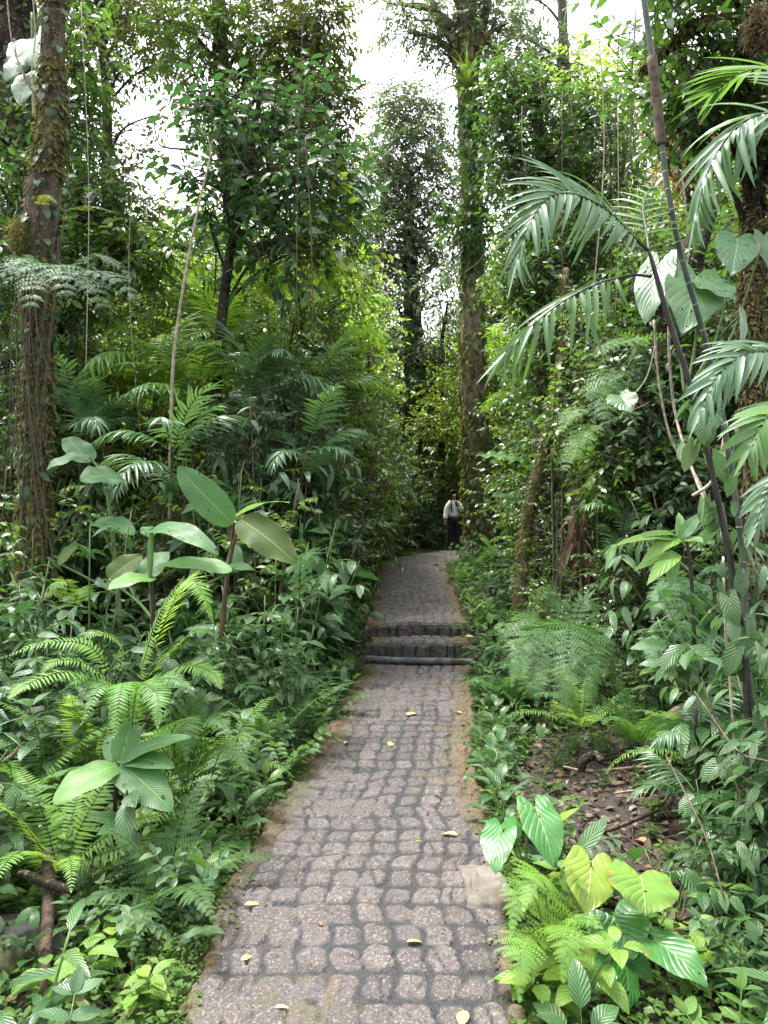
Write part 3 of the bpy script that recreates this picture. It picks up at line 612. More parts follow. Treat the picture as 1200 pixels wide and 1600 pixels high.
def palm_frond(mb, p, l, npair=24, Lf=None, Wf=None, sag=.25, bend=.8, rr=.006, ang=(62, 28), lift=.25, start=.22, jit=.06, prof='palm', up=(0, 0, 1)):
    frond(mb, p, npair, T_STRAP, Lf or l * .38, Wf or .014, ang, 0, 1, rr, start, up, bend, .45, lift, sag, prof, jit)
def make_palm(name, h, n, L, lm, npair=22, lean=.1, sm='cane_dark'):
    o = root(name, (0, 0, 0)); az = R_(0, 6.28); top = A(lean * math.cos(az) * h, lean * math.sin(az) * h, h); st = MB()
    tube(st, spline([A(0, 0, -.1), top * A(.3, .3, .5), top], 14), np.linspace(.015, .010, 14), 8); st.build('stem', M[sm], o)
    for k in range(n):
        mb = MB(); a = 6.283 * k / n + R_(-.3, .3); l = L * R_(.8, 1.1); p = arch(top - A(0, 0, R_(0, .55)), a, R_(.35, 1.35), l, R_(1.1, 2.4), 14, R_(-.6, .6))
        palm_frond(mb, p, l, npair, Lf=l * .42, Wf=.017 * (L / .9), sag=R_(.15, .5)); mb.build('frond', [M[lm], M['stem']], o)
    return o

def sprays(mb, C, Rv, n, k, L, ratio, tpl, out=.5, droop=.25, tw=.0035, lmat=0, tmat=1, twl=3.2, bend=.5, upn=.8, shell=.45, wild=.5, fold=.12):
    """n leafy twigs of k leaves inside an ellipsoid; the leaves lie along the twigs"""
    C = np.asarray(C, float); Rv = np.asarray(Rv, float); u = rand_dirs(n); r = R_(0, 1, n) ** shell
    B = C + u * Rv * r[:, None]; d = norm(u * out + rand_dirs(n) * .8 + A(0, 0, .15 - droop)); ln = L * twl * R_(.6, 1.3, n)
    E = B + d * ln[:, None] - A(0, 0, 1) * (ln * droop * .35)[:, None]
    sticks(mb, B - d * (ln * .5)[:, None], E, tw, tw * .5, tmat)
    t = np.linspace(.08, 1, k)[None, :, None]; Pq = B[:, None] + (E - B)[:, None] * t
    sd = norm(np.cross(d, A(0, 0, 1) + rand_dirs(n) * .2)); sg = np.where(np.arange(k) % 2 == 0, 1, -1)[None, :, None]
    D = d[:, None] * .65 + sd[:, None] * sg * .95 + rng.normal(size=(n, k, 3)) * wild * .55 - A(0, 0, 1) * droop
    Nn = A(0, 0, 1) * upn + rng.normal(size=(n, k, 3)) * .42
    Ls = L * R_(.65, 1.2, (n, k)); rn = np.clip(rng.normal(.45, .18, (n, 1)) + rng.normal(0, .16, (n, k)), 0, 1)
    leafs(mb, Pq.reshape(-1, 3), D.reshape(-1, 3), Nn.reshape(-1, 3), Ls.ravel(), Ls.ravel() * ratio, tpl, R_(.6, 1.4, n * k) * bend, fold, rn.ravel(), lmat)

def make_shrub(name, h, rad, kind):
    """several stems, side branches and leaves along them"""
    o = root(name, (0, 0, 0)); ms, ml = MB(), MB()
    Lq, ratio, tpl, lm, droop, nst, nb, sm = dict(
        droopy=(.15, .17, T_LAN, 'herb_grey', .55, 7, 11, 'twig'), fine=(.050, .26, T_LOW, 'can_dark', .1, 9, 17, 'twig'),
        whorl=(.13, .20, T_LOW, 'herb_dark', .15, 7, 9, 'stem'), bright=(.10, .26, T_LOW, 'can_light', .25, 8, 11, 'stem'),
        broad=(.19, .27, T_LOW, 'herb_dark', .35, 6, 8, 'stem'), mid=(.085, .25, T_LOW, 'can_mid', .2, 8, 13, 'twig'))[kind]
    for s in range(nst):
        az = 6.283 * s / nst + R_(0, .6); hh = h * R_(.65, 1.05); p = arch((R_(-.06, .06), R_(-.06, .06), -.1), az, R_(1.05, 1.5), hh, R_(.2, .9) * rad / h * 1.6, 10); tube(ms, p, np.linspace(.010, .004, 10) * (h / 1.6) ** .5, 5)
        for b in range(nb):
            t = .18 + .82 * b / nb; q = p[min(9, int(t * 9))]; a2 = b * 2.4 + R_(0, 1); bl = rad * R_(.35, .75) * (1.15 - t * .6)
            bp = arch(q, a2, R_(.0, .8), bl, .9, 7); sticks(ms, bp[:-1], bp[1:], .003, .0025)
            n = max(5, int(bl / (Lq * .30))); n = min(n, 26); x = np.linspace(.15, 1, n) * 5.99; i = x.astype(int); f = (x - i)[:, None]; pp = bp[i] * (1 - f) + bp[np.minimum(i + 1, 6)] * f
            T = norm(bp[np.minimum(i + 1, 6)] - bp[i]); sd = norm(np.cross(T, A(0, 0, 1.)) + 1e-4); sg = np.where(np.arange(n) % 2 == 0, 1, -1)[:, None]
            D = T * .55 + sd * sg * .9 + rng.normal(size=(n, 3)) * .25 - A(0, 0, 1) * droop; Ls = Lq * R_(.7, 1.2, n)
            leafs(ml, pp, D, A(0, 0, 1) + rng.normal(size=(n, 3)) * .3, Ls, Ls * ratio, tpl, R_(.3, .9, n), .18, np.clip(rng.normal(.45, .2, n), 0, 1))
    ms.build('stems', M[sm], o); ml.build('foliage', M[lm], o); return o

def bark_tube(mb, pts, radii, n=60, seg=28, bump=.16, mat=0, bf=6.0):
    p = spline(pts, n); r = np.interp(np.linspace(0, 1, n), np.linspace(0, 1, len(radii)), radii); tube(mb, p, r, seg, mat, bump, bf); return p, r
def moss_fuzz(mb, p, r, n, L=.03, mat=0, sel=None, out=.5):
    i = rng.integers(0, len(p) - 1, n); f = R_(0, 1, n)[:, None]; c = p[i] * (1 - f) + p[i + 1] * f; T = norm(p[i + 1] - p[i]); d = rand_dirs(n); d = norm(d - T * (d * T).sum(1)[:, None])
    if sel is not None:
        k = sel(c, d); c, d, i = c[k], d[k], i[k]
    m = len(c); leafs(mb, c + d * (r[i] * R_(.92, 1.06, m))[:, None], d * out + rand_dirs(m) * .5 - A(0, 0, 1) * R_(.2, 1.1, m)[:, None], d, L * R_(.5, 1.7, m), L * .30, T_TINY, R_(.2, .8, m), .1, None, mat)
def climber(mb, p, r, n, L, tpl=T_HLOW, ratio=.4, mat=0, off=.03, sel=None):
    i = rng.integers(0, len(p) - 1, n); c = p[i] + (p[i + 1] - p[i]) * R_(0, 1, n)[:, None]; d = rand_dirs(n) * A(1, 1, .2); d = norm(d)
    if sel is not None:
        k = sel(c, d); c, d, i = c[k], d[k], i[k]
    m = len(c); Ls = L * R_(.5, 1.25, m); leafs(mb, c + d * (r[i] + off * R_(.3, 2, m))[:, None], A(0, 0, -1) + rand_dirs(m) * .55 + d * .35, d + A(0, 0, .5) + rand_dirs(m) * .3, Ls, Ls * ratio, tpl, R_(.2, .8, m), .12, None, mat)

def limb_to(mb, a, b, r0, r1, sag=.15, mat=0, seg=7):
    a, b = np.asarray(a, float), np.asarray(b, float); m = (a + b) / 2 + A(R_(-.1, .1), R_(-.1, .1), sag) * np.linalg.norm(b - a)
    p = spline([a, m, b], 14); tube(mb, p, np.linspace(r0, r1, 14), seg, mat, .12, 9); return p

def make_tree(name, trunk, radii, blobs, leaf, barkm='bark_dark', nleaf=1.0, label=None, cat='tree', group=None, seg=20, moss=None, k=9, limb_r=.35, wild=.5, droop=.25, tpl=T_LOW, ratio=.25, shell=.45, plain=False):
    """trunk: world points; blobs: (centre, radii, sprays[, leaf material]); leaf = (material, length)"""
    base = np.asarray(trunk[0], float); o = root(name, base, label, cat, group); mt = MB()
    p, r = bark_tube(mt, trunk, radii, 160 if seg > 24 else 50, seg * 2 if seg > 24 else seg, .16)
    for bl in blobs:
        ml = mt if plain else MB()
        c = np.asarray(bl[0], float); i = int(np.argmin(np.linalg.norm(p - (c - A(0, 0, .8)), axis=1))); i = max(3, min(i, len(p) - 1)); st = p[i]
        lp = limb_to(ml, st, c, r[i] * limb_r, .012, .12)
        for j in (5, 8, 11): limb_to(ml, lp[j], c + rand_dirs(1)[0] * np.asarray(bl[1]) * .7, r[i] * limb_r * .35, .006, .08)
        if not plain: ml.build('limb', M[barkm], o, base)
    mt.build('trunk', M[barkm], o, base)
    mats = {}
    for bl in blobs: mats.setdefault(bl[3] if len(bl) > 3 else leaf[0], []).append(bl)
    for mname, bls in mats.items():
        mc = MB()
        for bl in bls: sprays(mc, bl[0], bl[1], max(3, int(bl[2] * nleaf)), k, leaf[1], ratio, tpl, droop=droop, wild=wild, tw=leaf[1] * .055, shell=shell)
        mc.build('crown', [M[mname], M['twig']], o, base)
    return o, p, r

def hleaf(parent, name, b, t, wpx, mat, tpl=T_BAN, bend=.5, nh=(0, -.45, .9), org=(0, 0, 0), wave=.07, fold=.12, curl=.08, rnd=.5, label=None, wf=14):
    """one large leaf from base to tip, both (px, py, depth)"""
    b3, t3 = P(*b), P(*t); D = norm(t3 - b3); N = np.asarray(nh, float); N = norm(N - D * np.dot(N, D)); D0 = D * math.cos(bend / 2) + N * math.sin(bend / 2)
    L = np.linalg.norm(t3 - b3) * (bend / 2) / max(1e-4, math.sin(bend / 2)); mb = MB()
    leafs(mb, b3[None], D0[None], (N * math.cos(bend / 2) - D * math.sin(bend / 2))[None], L, S(wpx / 2, (b[2] + t[2]) / 2), tpl, bend, fold, rnd, 0, wave, curl, wf)
    o = mb.build(name, M[mat], parent, org)
    if label: o['label'] = label
    return o
def hstem(parent, pts, r0, r1, mat, org, name='stem', n=16):
    mb = MB(); tube(mb, spline([P(*q) for q in pts], n), np.linspace(r0, r1, n), 7); return mb.build(name, M[mat], parent, org)

# ------------------------------------------------------------------ trees with trunks one can see
def B(px, py, d, rx, ry, n, *m, rd=None):          # crown blob from a pixel, a depth and radii in pixels at that depth
    return (P(px, py, d), A(S(rx, d), rd or S((rx + ry) / 2, d), S(ry, d)), n) + m
# mossy trunk at the left
tp = [G(52, 7.0, -.1), P(52, 900, 7.0), P(55, 750, 7.0), P(60, 600, 7.0), P(60, 450, 7.0), P(66, 330, 7.0), P(80, 200, 7.0), P(82, 80, 7.0), P(86, -80, 7.0), P(92, -330, 7.05)]
LT, lp, lr = make_tree('mossy_tree', tp, [.165, .15, .128, .122, .128, .165, .118, .108, .105, .10], [B(150, -260, 7.2, 200, 110, 40), B(40, -300, 7.0, 200, 120, 40)], ('can_mid', .12), 'bark',
                       1, 'mossy brown tree trunk wrapped in creepers, standing behind the drooping tree-fern fronds', seg=40)
mb = MB(); moss_fuzz(mb, lp, lr, 9000, .035, 0, lambda c, d: fbm(c[:, 0] * 7 + d[:, 0] + 3, c[:, 2] * 2.6 + d[:, 1], 6) > .50); moss_fuzz(mb, lp, lr, 8000, .06, 1, lambda c, d: fbm(c[:, 0] * 6 + c[:, 1] * 6, c[:, 2] * 1.8, 2) > .47); mb.build('moss', [M['moss_brown'], M['moss']], LT, tp[0])
mb = MB(); climber(mb, lp, lr, 900, .075, mat=0, sel=lambda c, d: (c[:, 2] < 3.6)); climber(mb, lp, lr, 260, .08, mat=0, sel=lambda c, d: c[:, 2] > 3.6); tag(mb.build('creeper', M['herb_dark'], origin=tp[0]), 'dark small-leaved creeper climbing the mossy trunk by the tree fern', 'creeper')
mark('the mossy trunk', tp[0] + A(0, 0, .4))
mb = MB()
for k in range(16):
    a, b = P(R_(20, 105), R_(300, 420), 6.85), P(R_(10, 100), R_(600, 960), 6.8); p = spline([a, (a + b) / 2 + A(R_(-.08, .08), R_(-.06, .02), 0), b], 22); tube(mb, p, R_(.003, .008), 4)
tag(mb.build('hanging_roots', M['twig'], origin=P(60, 400, 6.85)), 'thin brown aerial roots running down the mossy trunk', 'root')
mb = MB(); c = P(30, 368, 6.8); leafs(mb, c + rand_dirs(900) * A(.10, .09, .17) * R_(.6, 1, 900)[:, None], rand_dirs(900) - A(0, 0, .8), rand_dirs(900), R_(.03, .09, 900), .006, T_TINY, .3)
tag(mb.build('moss_clump', M['moss'], origin=c), 'shaggy ochre moss cushion bulging from the mossy trunk', 'moss')
# dark trunk behind it, at the upper left corner
tp = [G(60, 10.5, -.1), P(70, 700, 10.5), P(75, 420, 10.5), P(40, 180, 10.5), P(12, 0, 10.5), P(-10, -300, 10.6)]
DT, p_, r_ = make_tree('dark_tree', tp, [.42, .36, .36, .36, .36, .3], [B(105, 200, 9.6, 40, 90, 90), B(130, 80, 9.6, 50, 70, 60, 'can_mid'), B(150, 320, 9.4, 60, 60, 100), B(215, 390, 9.2, 60, 50, 100, 'can_mid'), B(120, 430, 9.2, 60, 60, 110), B(20, 330, 9.4, 50, 70, 90), B(-20, -200, 10.5, 160, 120, 70), B(60, 250, 10.2, 60, 70, 60), B(20, 215, 9.8, 40, 40, 25), B(100, -60, 10.5, 110, 80, 80)], ('can_dark', .13), 'bark_dark', 1, 'thick black-brown trunk half hidden behind the mossy trunk', seg=30)
mb = MB(); climber(mb, p_, r_, 800, .13, sel=lambda c, d: d[:, 1] < .3); mb.build('climbing_leaves', M['herb_dark'], DT, tp[0]); mark('the thick dark trunk', tp[0])
# big grey leaves at the top left
o = root('climbing_aroid', P(48, 110, 8.6), 'climber with broad grey-green lobed leaves against the thick dark trunk, top left', 'climbing plant')
hstem(o, [(58, 190, 8.75), (52, 110, 8.75), (50, 20, 8.75)], .02, .015, 'stem', P(48, 110, 8.6))
for b, t, wv in (((52, 68, 8.6), (12, 95, 8.3), 48), ((50, 62, 8.5), (58, 108, 8.2), 54), ((58, 118, 8.5), (30, 165, 8.2), 62), ((40, 95, 8.5), (8, 128, 8.3), 44), ((60, 60, 8.6), (66, 92, 8.4), 36)):
    hleaf(o, 'leaf', b, t, wv, 'bigheart', T_HRT, .5, (-.1, -1, -.05), P(48, 110, 8.6), .05)
# hanging pale lianas top left
for i, pts in enumerate(([(8, -40, 6.2), (18, 60, 6.2), (38, 120, 6.2), (66, 165, 6.5)], [(48, -40, 6.3), (55, 50, 6.3), (50, 110, 6.3), (52, 185, 6.3)], [(22, 60, 6.2), (30, 100, 6.25), (58, 150, 6.4), (64, 168, 6.5)])):
    mb = MB(); p = spline([P(*q) for q in pts], 30); tube(mb, p, .006, 5); tag(mb.build('liana', M['twig_pale'], origin=p[0]), ['pale liana sagging across the broad grey leaves to the mossy trunk', 'pale liana hanging straight down beside the mossy trunk', 'short pale liana looped below the broad grey leaves'][i], 'liana')
# slender dark trunk with the big left crown
tp = [G(372, 12.5, -.1), P(370, 600, 12.5), P(366, 400, 12.5), P(350, 200, 12.5), P(343, 50, 12.5), P(338, -150, 12.5), P(330, -400, 12.5)]
bl = [B(250, 30, 12.5, 80, 60, 90, 'can_olive'), B(330, 60, 12, 90, 80, 150), B(430, 50, 12.4, 95, 75, 210, 'can_olive'), B(500, 40, 12.2, 50, 50, 90, 'can_olive'), B(480, 120, 12.3, 70, 60, 130, 'can_olive'), B(515, 170, 12.2, 50, 55, 90, 'can_olive'), B(430, 180, 12, 80, 60, 80), B(325, 140, 12, 50, 60, 42), B(355, 190, 12.4, 60, 60, 55),
      B(535, 240, 12.3, 38, 50, 40, 'can_mid'), B(470, 330, 11.6, 75, 60, 80), B(545, 330, 11.6, 45, 50, 45, 'can_mid'), B(400, -90, 12.3, 170, 70, 120, 'can_olive'), B(250, -90, 12.4, 120, 60, 80)]
make_tree('slender_tree', tp, [.17, .15, .14, .13, .12, .10, .07], bl, ('can_mid', .12), 'bark_dark', 1.2, 'slender dark tree whose wide leafy crown fills the upper left sky'); mark('the slender dark tree', tp[0])
# nearer tree with bigger dark leaves
tp = [G(330, 9.2, -.1), P(335, 650, 9.2), P(352, 450, 9.2), P(372, 330, 9.2), P(395, 220, 9.2), P(410, 120, 9.2)]
bl = [B(340, 260, 9, 55, 55, 32), B(420, 270, 8.8, 75, 60, 46), B(500, 290, 9, 60, 60, 40), B(440, 380, 8.8, 60, 42, 34), B(340, 165, 9.2, 45, 40, 16), B(390, 170, 9, 60, 45, 28), B(330, 330, 9.2, 50, 35, 16), B(500, 380, 9, 55, 40, 28, 'can_light'), B(480, 195, 9.3, 50, 55, 28)]
make_tree('broadleaf_tree', tp, [.085, .07, .06, .05, .04, .025], bl, ('herb_dark', .175), 'bark_dark', 1.0, 'small tree with large dark glossy leaves under the slender dark tree', k=7, ratio=.26); mark('the glossy broadleaf tree', tp[0])
# airy tree in the left sky gap
tp = [G(160, 14, -.1), P(162, 600, 14), P(165, 350, 14), P(168, 200, 14), P(160, 60, 14), P(150, -150, 14)]
bl = [B(140, 60, 14, 55, 70, 48), B(200, 40, 14, 60, 50, 36), B(140, 190, 13.8, 45, 60, 42), B(160, 270, 13.6, 55, 45, 40), B(225, 250, 14, 40, 30, 9), B(240, 180, 14, 25, 40, 4), B(110, 330, 13.4, 60, 50, 46), B(210, 340, 13.4, 60, 40, 44), B(160, -70, 14, 130, 60, 70), B(270, 90, 14, 35, 40, 24), B(130, 0, 13.6, 60, 50, 50), B(210, -10, 13.6, 70, 50, 55), B(200, 100, 14, 35, 35, 22)]
make_tree('airy_tree', tp, [.14, .12, .10, .09, .07, .05], bl, ('can_olive', .13), 'bark_grey', 1.9, 'airy tree of loose olive leaves against the bright sky gap', k=8); mark('the airy tree', tp[0])
# pale thin sapling
mb = MB(); p = spline([G(262, 8.0, -.1), P(268, 640, 8.0), P(276, 520, 8.0), P(295, 400, 8.0), P(313, 310, 8.0), P(329, 242, 8.0), P(325, 215, 8.0)], 40); tube(mb, p, np.linspace(.022, .008, 40), 7, 0, .15, 9)
tube(mb, spline([P(329, 246, 8.0), P(335, 250, 8.0), P(342, 248, 7.95)], 6), .005, 5); tube(mb, spline([P(327, 222, 8.0), P(315, 205, 8.0), P(308, 196, 8)], 6), .005, 5)
tag(mb.build('bare_sapling', M['twig_pale'], origin=p[0]), 'thin bare pale sapling leaning under the sky gap', 'sapling'); mark('the bare sapling', p[0])
mb = MB(); p = spline([P(240, 188, 11), P(247, 222, 11), P(262, 231, 11), P(300, 234, 11)], 16); tube(mb, p, np.linspace(.010, .016, 16), 6); tag(mb.build('dead_branch', M['twig'], origin=p[-1]), 'hooked bare branch poking into the bright sky gap', 'branch')

# distant tree on the axis of the path, thick with climbers
tp = [G(648, 27, -.1), P(650, 650, 27), P(645, 500, 27), P(640, 380, 27), P(640, 300, 27), P(638, 250, 27)]
bl = [B(640, 172, 27, 52, 40, 260), B(640, 235, 27, 78, 50, 380), B(600, 295, 27, 54, 50, 230), B(675, 305, 27, 66, 55, 280), B(635, 365, 27, 84, 60, 380), B(690, 240, 27, 26, 30, 30), B(600, 400, 27, 45, 45, 80), B(675, 420, 27, 50, 50, 90), B(620, 480, 26, 45, 50, 80), B(650, 560, 25.5, 70, 55, 130, 'can_dark')]
CT, p_, r_ = make_tree('conical_tree', tp, [.5, .42, .34, .22, .12, .04], bl, ('can_grey_hazed', .17), 'bark_dark', 1.05, 'tall grey-green conical tree standing on the axis of the path', k=9); mark('the conical tree', tp[0])
mb = MB(); climber(mb, p_, r_, 1500, .30, T_LOW, .28, off=.15, sel=lambda c, d: (c[:, 2] < 12) & (d[:, 1] < .4)); mb.build('climbing_leaves', M['can_dark'], CT, tp[0])
# small tree with white gaps between conical tree and golden trunk
tp = [G(690, 26, -.1), P(690, 640, 26), P(688, 580, 26), P(692, 520, 26), P(700, 470, 26)]
make_tree('forked_tree', tp, [.12, .10, .08, .06, .04], [B(700, 470, 24, 40, 35, 26), B(670, 450, 24, 35, 35, 26), B(690, 540, 24, 45, 30, 22), B(715, 420, 24, 28, 45, 26), B(700, 610, 23.5, 45, 30, 60, 'can_light'), B(690, 660, 22.8, 50, 30, 90, 'can_light')], ('can_grey_hazed', .16), 'bark_dark', 1, 'forked dark tree with light showing through between conical tree and golden trunk')

# golden mossy trunk at the right of the path
tp = [G(752, 16, -.15), P(750, 840, 16), P(745, 720, 16), P(738, 560, 16), P(738, 420, 16), P(737, 280, 16), P(732, 150, 16), P(728, 60, 16), P(735, -60, 16), P(745, -260, 16)]
bl = [B(690, 30, 16, 70, 40, 120), B(640, 45, 16, 45, 25, 55), B(700, 75, 16, 40, 25, 40), B(700, -60, 16, 150, 70, 90), B(785, 40, 16, 50, 45, 75), B(800, 110, 16, 50, 50, 90), B(790, -60, 16, 70, 50, 40), B(700, 90, 16, 30, 25, 10), B(760, 60, 16, 35, 40, 24), B(610, 5, 16, 40, 22, 12)]
GT, gp, gr = make_tree('golden_tree', tp, [.40, .32, .30, .265, .25, .235, .24, .25, .19, .13], bl, ('can_grey_hazed', .11), 'bark_gold', 1, 'tall golden-brown mossy trunk right of the path beside the person', seg=36, limb_r=.5)
mb = MB(); moss_fuzz(mb, gp, gr, 9000, .07, 0, lambda c, d: fbm(c[:, 0] * 3 + d[:, 0] + 3, c[:, 2] * 1.6 + d[:, 1], 6) > .50); moss_fuzz(mb, gp, gr, 6000, .11, 1, lambda c, d: (d[:, 0] < -.1) & (fbm(d[:, 0], c[:, 2] * 1.2, 6) > .42)); mb.build('moss', [M['moss_brown'], M['moss']], GT, tp[0]); mark('the golden trunk', tp[0] + A(0, 0, .3))
mb = MB()
for a, b, r0 in (((728, 90), (683, 20), .13), ((733, 70), (705, -30), .11), ((738, 80), (765, -30), .12), ((683, 20), (660, -30), .08)):
    limb_to(mb, P(a[0], a[1], 15.9), P(b[0], b[1], 15.9), r0, r0 * .7, .03, 0, 10)
mb.build('fork', M['bark'], GT, tp[0])
mb = MB(); climber(mb, gp, gr, 1600, .15, T_HLOW, .3, off=.03, sel=lambda c, d: (d[:, 1] < .3) & (c[:, 2] > 1.2)); tag(mb.build('creeper', M['can_mid'], origin=tp[0]), 'sparse small-leaved creeper dotted up the golden trunk', 'creeper')
mb = MB()
for q in (B(742, 190, 15.6, 26, 34, 46), B(742, 235, 15.4, 34, 22, 40), B(765, 165, 15.4, 34, 22, 40), B(722, 330, 15.5, 34, 40, 50), B(765, 300, 15.5, 30, 40, 50), B(735, 385, 15.5, 34, 25, 26)): sprays(mb, *q[:3], 8, .16, .26, T_LOW, droop=.5)
tag(mb.build('trunk_climber', [M['can_dark'], M['twig']], origin=P(742, 230, 15.6)), 'thick dark climber bunched around the middle of the golden trunk', 'climber')
o = root('bromeliad', P(729, 135, 15.6), 'yellow-green bromeliad perched high on the golden trunk', 'bromeliad')
for k in range(18):
    mb = MB(); az = k * 2.4; el = .35 + 1.15 * (k / 17); L = R_(.55, .8); leafs(mb, P(729, 134, 15.62)[None] + A(0, 0, k * .004), A(math.cos(el) * math.cos(az), math.cos(el) * math.sin(az) - .12, math.sin(el)), A(-math.sin(el) * math.cos(az), -math.sin(el) * math.sin(az), math.cos(el)), L, .045, T_STRAP, .7, .35, R_(.2, .8))
    mb.build('leaf', M['brom'], o, P(729, 135, 15.6))
# skirt of ferns around the golden trunk's foot
for i, (px, d, L, s_) in enumerate(((742, 14.6, .55, 'lobed'), (756, 14.9, .8, 'lobed'), (775, 15.2, .9, 'sword'), (795, 15.8, .9, 'lobed'))):
    f = make_fern('fern', 9, L, s_, 'fern_dark' if i % 2 else 'fern', (.3, 1.2), (1.6, 2.6)); f.location = tuple(G(px, d, .25)); REG.append((f, 'fern at the foot of the golden trunk', G(px, d)))
mb = MB()
for q in (B(752, 862, 15.35, 26, 22, 55), B(738, 892, 15.2, 26, 16, 40), B(770, 890, 15.2, 36, 25, 45)): sprays(mb, *q[:3], 7, .15, .2, T_LAN, droop=.7)
tag(mb.build('foot_climber', [M['herb_dark'], M['twig']], origin=P(745, 870, 15.4)), 'dark drooping leaves skirting the foot of the golden trunk', 'climber')

# vine-smothered trees on the right
tp = [G(850, 10, -.1), P(850, 650, 10), P(846, 450, 10), P(850, 300, 10), P(840, 180, 10), P(835, 110, 10)]
bl = [B(800, 130, 10, 50, 45, 60), B(840, 190, 10, 75, 60, 110), B(920, 200, 10, 60, 60, 80), B(850, 270, 9.8, 80, 45, 95), B(930, 280, 9.8, 60, 45, 70), B(790, 230, 10, 35, 55, 45), B(900, 120, 10.4, 55, 40, 36, 'can_light'), B(840, 340, 9.6, 70, 40, 70), B(860, 420, 9.4, 80, 50, 80), B(930, 380, 9.4, 60, 60, 60), B(800, 420, 9.6, 40, 50, 36, 'can_mid'), B(880, 500, 9.2, 70, 50, 70), B(870, 580, 9.2, 70, 50, 60, 'can_mid')]
make_tree('vine_tree', tp, [.13, .11, .10, .09, .07, .04], bl, ('can_dark', .10), 'bark_dark', 1.6, 'dark tree smothered in tangled vines right of the golden trunk', k=8); mark('the vine-smothered tree', tp[0])
mb = MB()
for k in range(60):
    a = P(R_(770, 1000), R_(120, 450), R_(9, 10)); b = a + A(R_(-.7, .7), R_(-.3, .3), R_(-1.6, .3)); m = (a + b) / 2 + rand_dirs(1)[0] * .25; tube(mb, spline([a, m, b], 16), R_(.003, .008), 4)
tag(mb.build('vine_tangle', M['twig'], origin=P(860, 300, 9.5)), 'tangle of thin bare vines draped over the vine-smothered tree', 'vine')
tp = [G(900, 19, -.1), P(900, 500, 19), P(890, 250, 19), P(880, 60, 19), P(876, -120, 19)]
make_tree('hazy_tree', tp, [.22, .2, .17, .13, .08], [B(800, 60, 19, 60, 50, 110), B(860, 100, 19, 60, 40, 80), B(930, 125, 19, 55, 50, 70, 'can_light'), B(990, 190, 19, 50, 60, 90, 'can_light'), B(900, 220, 18, 110, 80, 190), B(1000, 110, 19, 40, 30, 16), B(820, -10, 19, 40, 30, 20)], ('can_grey_hazed', .15), 'bark_grey', 1, 'hazy pale-green tree rising behind the vine-smothered tree'); mark('the hazy tree', tp[0])
# orange dead foliage
tp = [G(1090, 11, -.1), P(1085, 500, 11), P(1080, 330, 11), P(1078, 230, 11), P(1070, 150, 11)]
make_tree('withered_tree', tp, [.1, .09, .07, .05, .03], [B(1080, 215, 11, 42, 38, 90, 'orange'), B(1060, 270, 11, 30, 24, 30, 'orange'), B(1020, 130, 11, 60, 55, 60), B(1090, 130, 11, 60, 60, 60), B(1150, 240, 11, 60, 70, 80), B(1020, 340, 10.8, 50, 50, 50), B(1100, 360, 10.8, 60, 60, 80)], ('can_mid', .11), 'bark_dark', 1, 'tree carrying a patch of withered orange-brown leaves', k=8); mark('the withered tree', tp[0])
# trunk at the right edge with overhanging leafy limbs
tp = [G(1195, 6.0, -.1), P(1185, 900, 6), P(1178, 700, 6), P(1172, 520, 6), P(1178, 330, 6), P(1195, 150, 6), P(1210, -30, 6), P(1220, -300, 6)]
bl = [B(1090, 60, 5.2, 50, 45, 11), B(1150, 90, 5.2, 60, 60, 18), B(1100, 150, 5.6, 60, 45, 15), B(1030, 140, 5.8, 40, 40, 8), B(1180, 30, 5.4, 50, 50, 16), B(1060, 200, 5.8, 45, 35, 8), B(1120, -80, 5, 160, 80, 36), B(1290, 100, 5.5, 120, 160, 60), B(1150, 190, 5.8, 50, 40, 13), B(990, 70, 6.4, 40, 35, 6), B(1250, 350, 6.2, 60, 120, 40)]
RT, rp, rr2 = make_tree('overhanging_tree', tp, [.12, .10, .09, .09, .085, .085, .085, .07], bl, ('can_dark', .115), 'bark_dark', 2.4, 'mossy tree leaning over the right edge with large hanging leaves', k=8, seg=30); mark('the overhanging tree', tp[0])
mb = MB(); moss_fuzz(mb, rp, rr2, 5000, .04, 0); moss_fuzz(mb, rp, rr2, 2000, .06, 1); mb.build('moss', [M['moss_brown'], M['moss']], RT, tp[0])
mb = MB(); q = spline([P(1215, 20, 5.2), P(1110, 30, 5.1), P(1050, 65, 5.2), P(1000, 110, 5.3)], 24); tube(mb, q, np.linspace(.03, .010, 24), 8, 0, .2, 9); moss_fuzz(mb, q, np.linspace(.03, .012, 24), 900, .05, 1); mb.build('mossy_limb', [M['bark'], M['moss']], RT, tp[0])
mb = MB(); c = P(1188, 40, 4.6); leafs(mb, c + rand_dirs(1500) * A(.10, .10, .16) * R_(.3, 1, 1500)[:, None], rand_dirs(1500) - A(0, 0, 1.0), rand_dirs(1500), R_(.03, .09, 1500), .006, T_TINY, .3)
tag(mb.build('moss_clump', M['moss_brown'], origin=c), 'brown shaggy moss hanging in the upper right corner', 'moss')
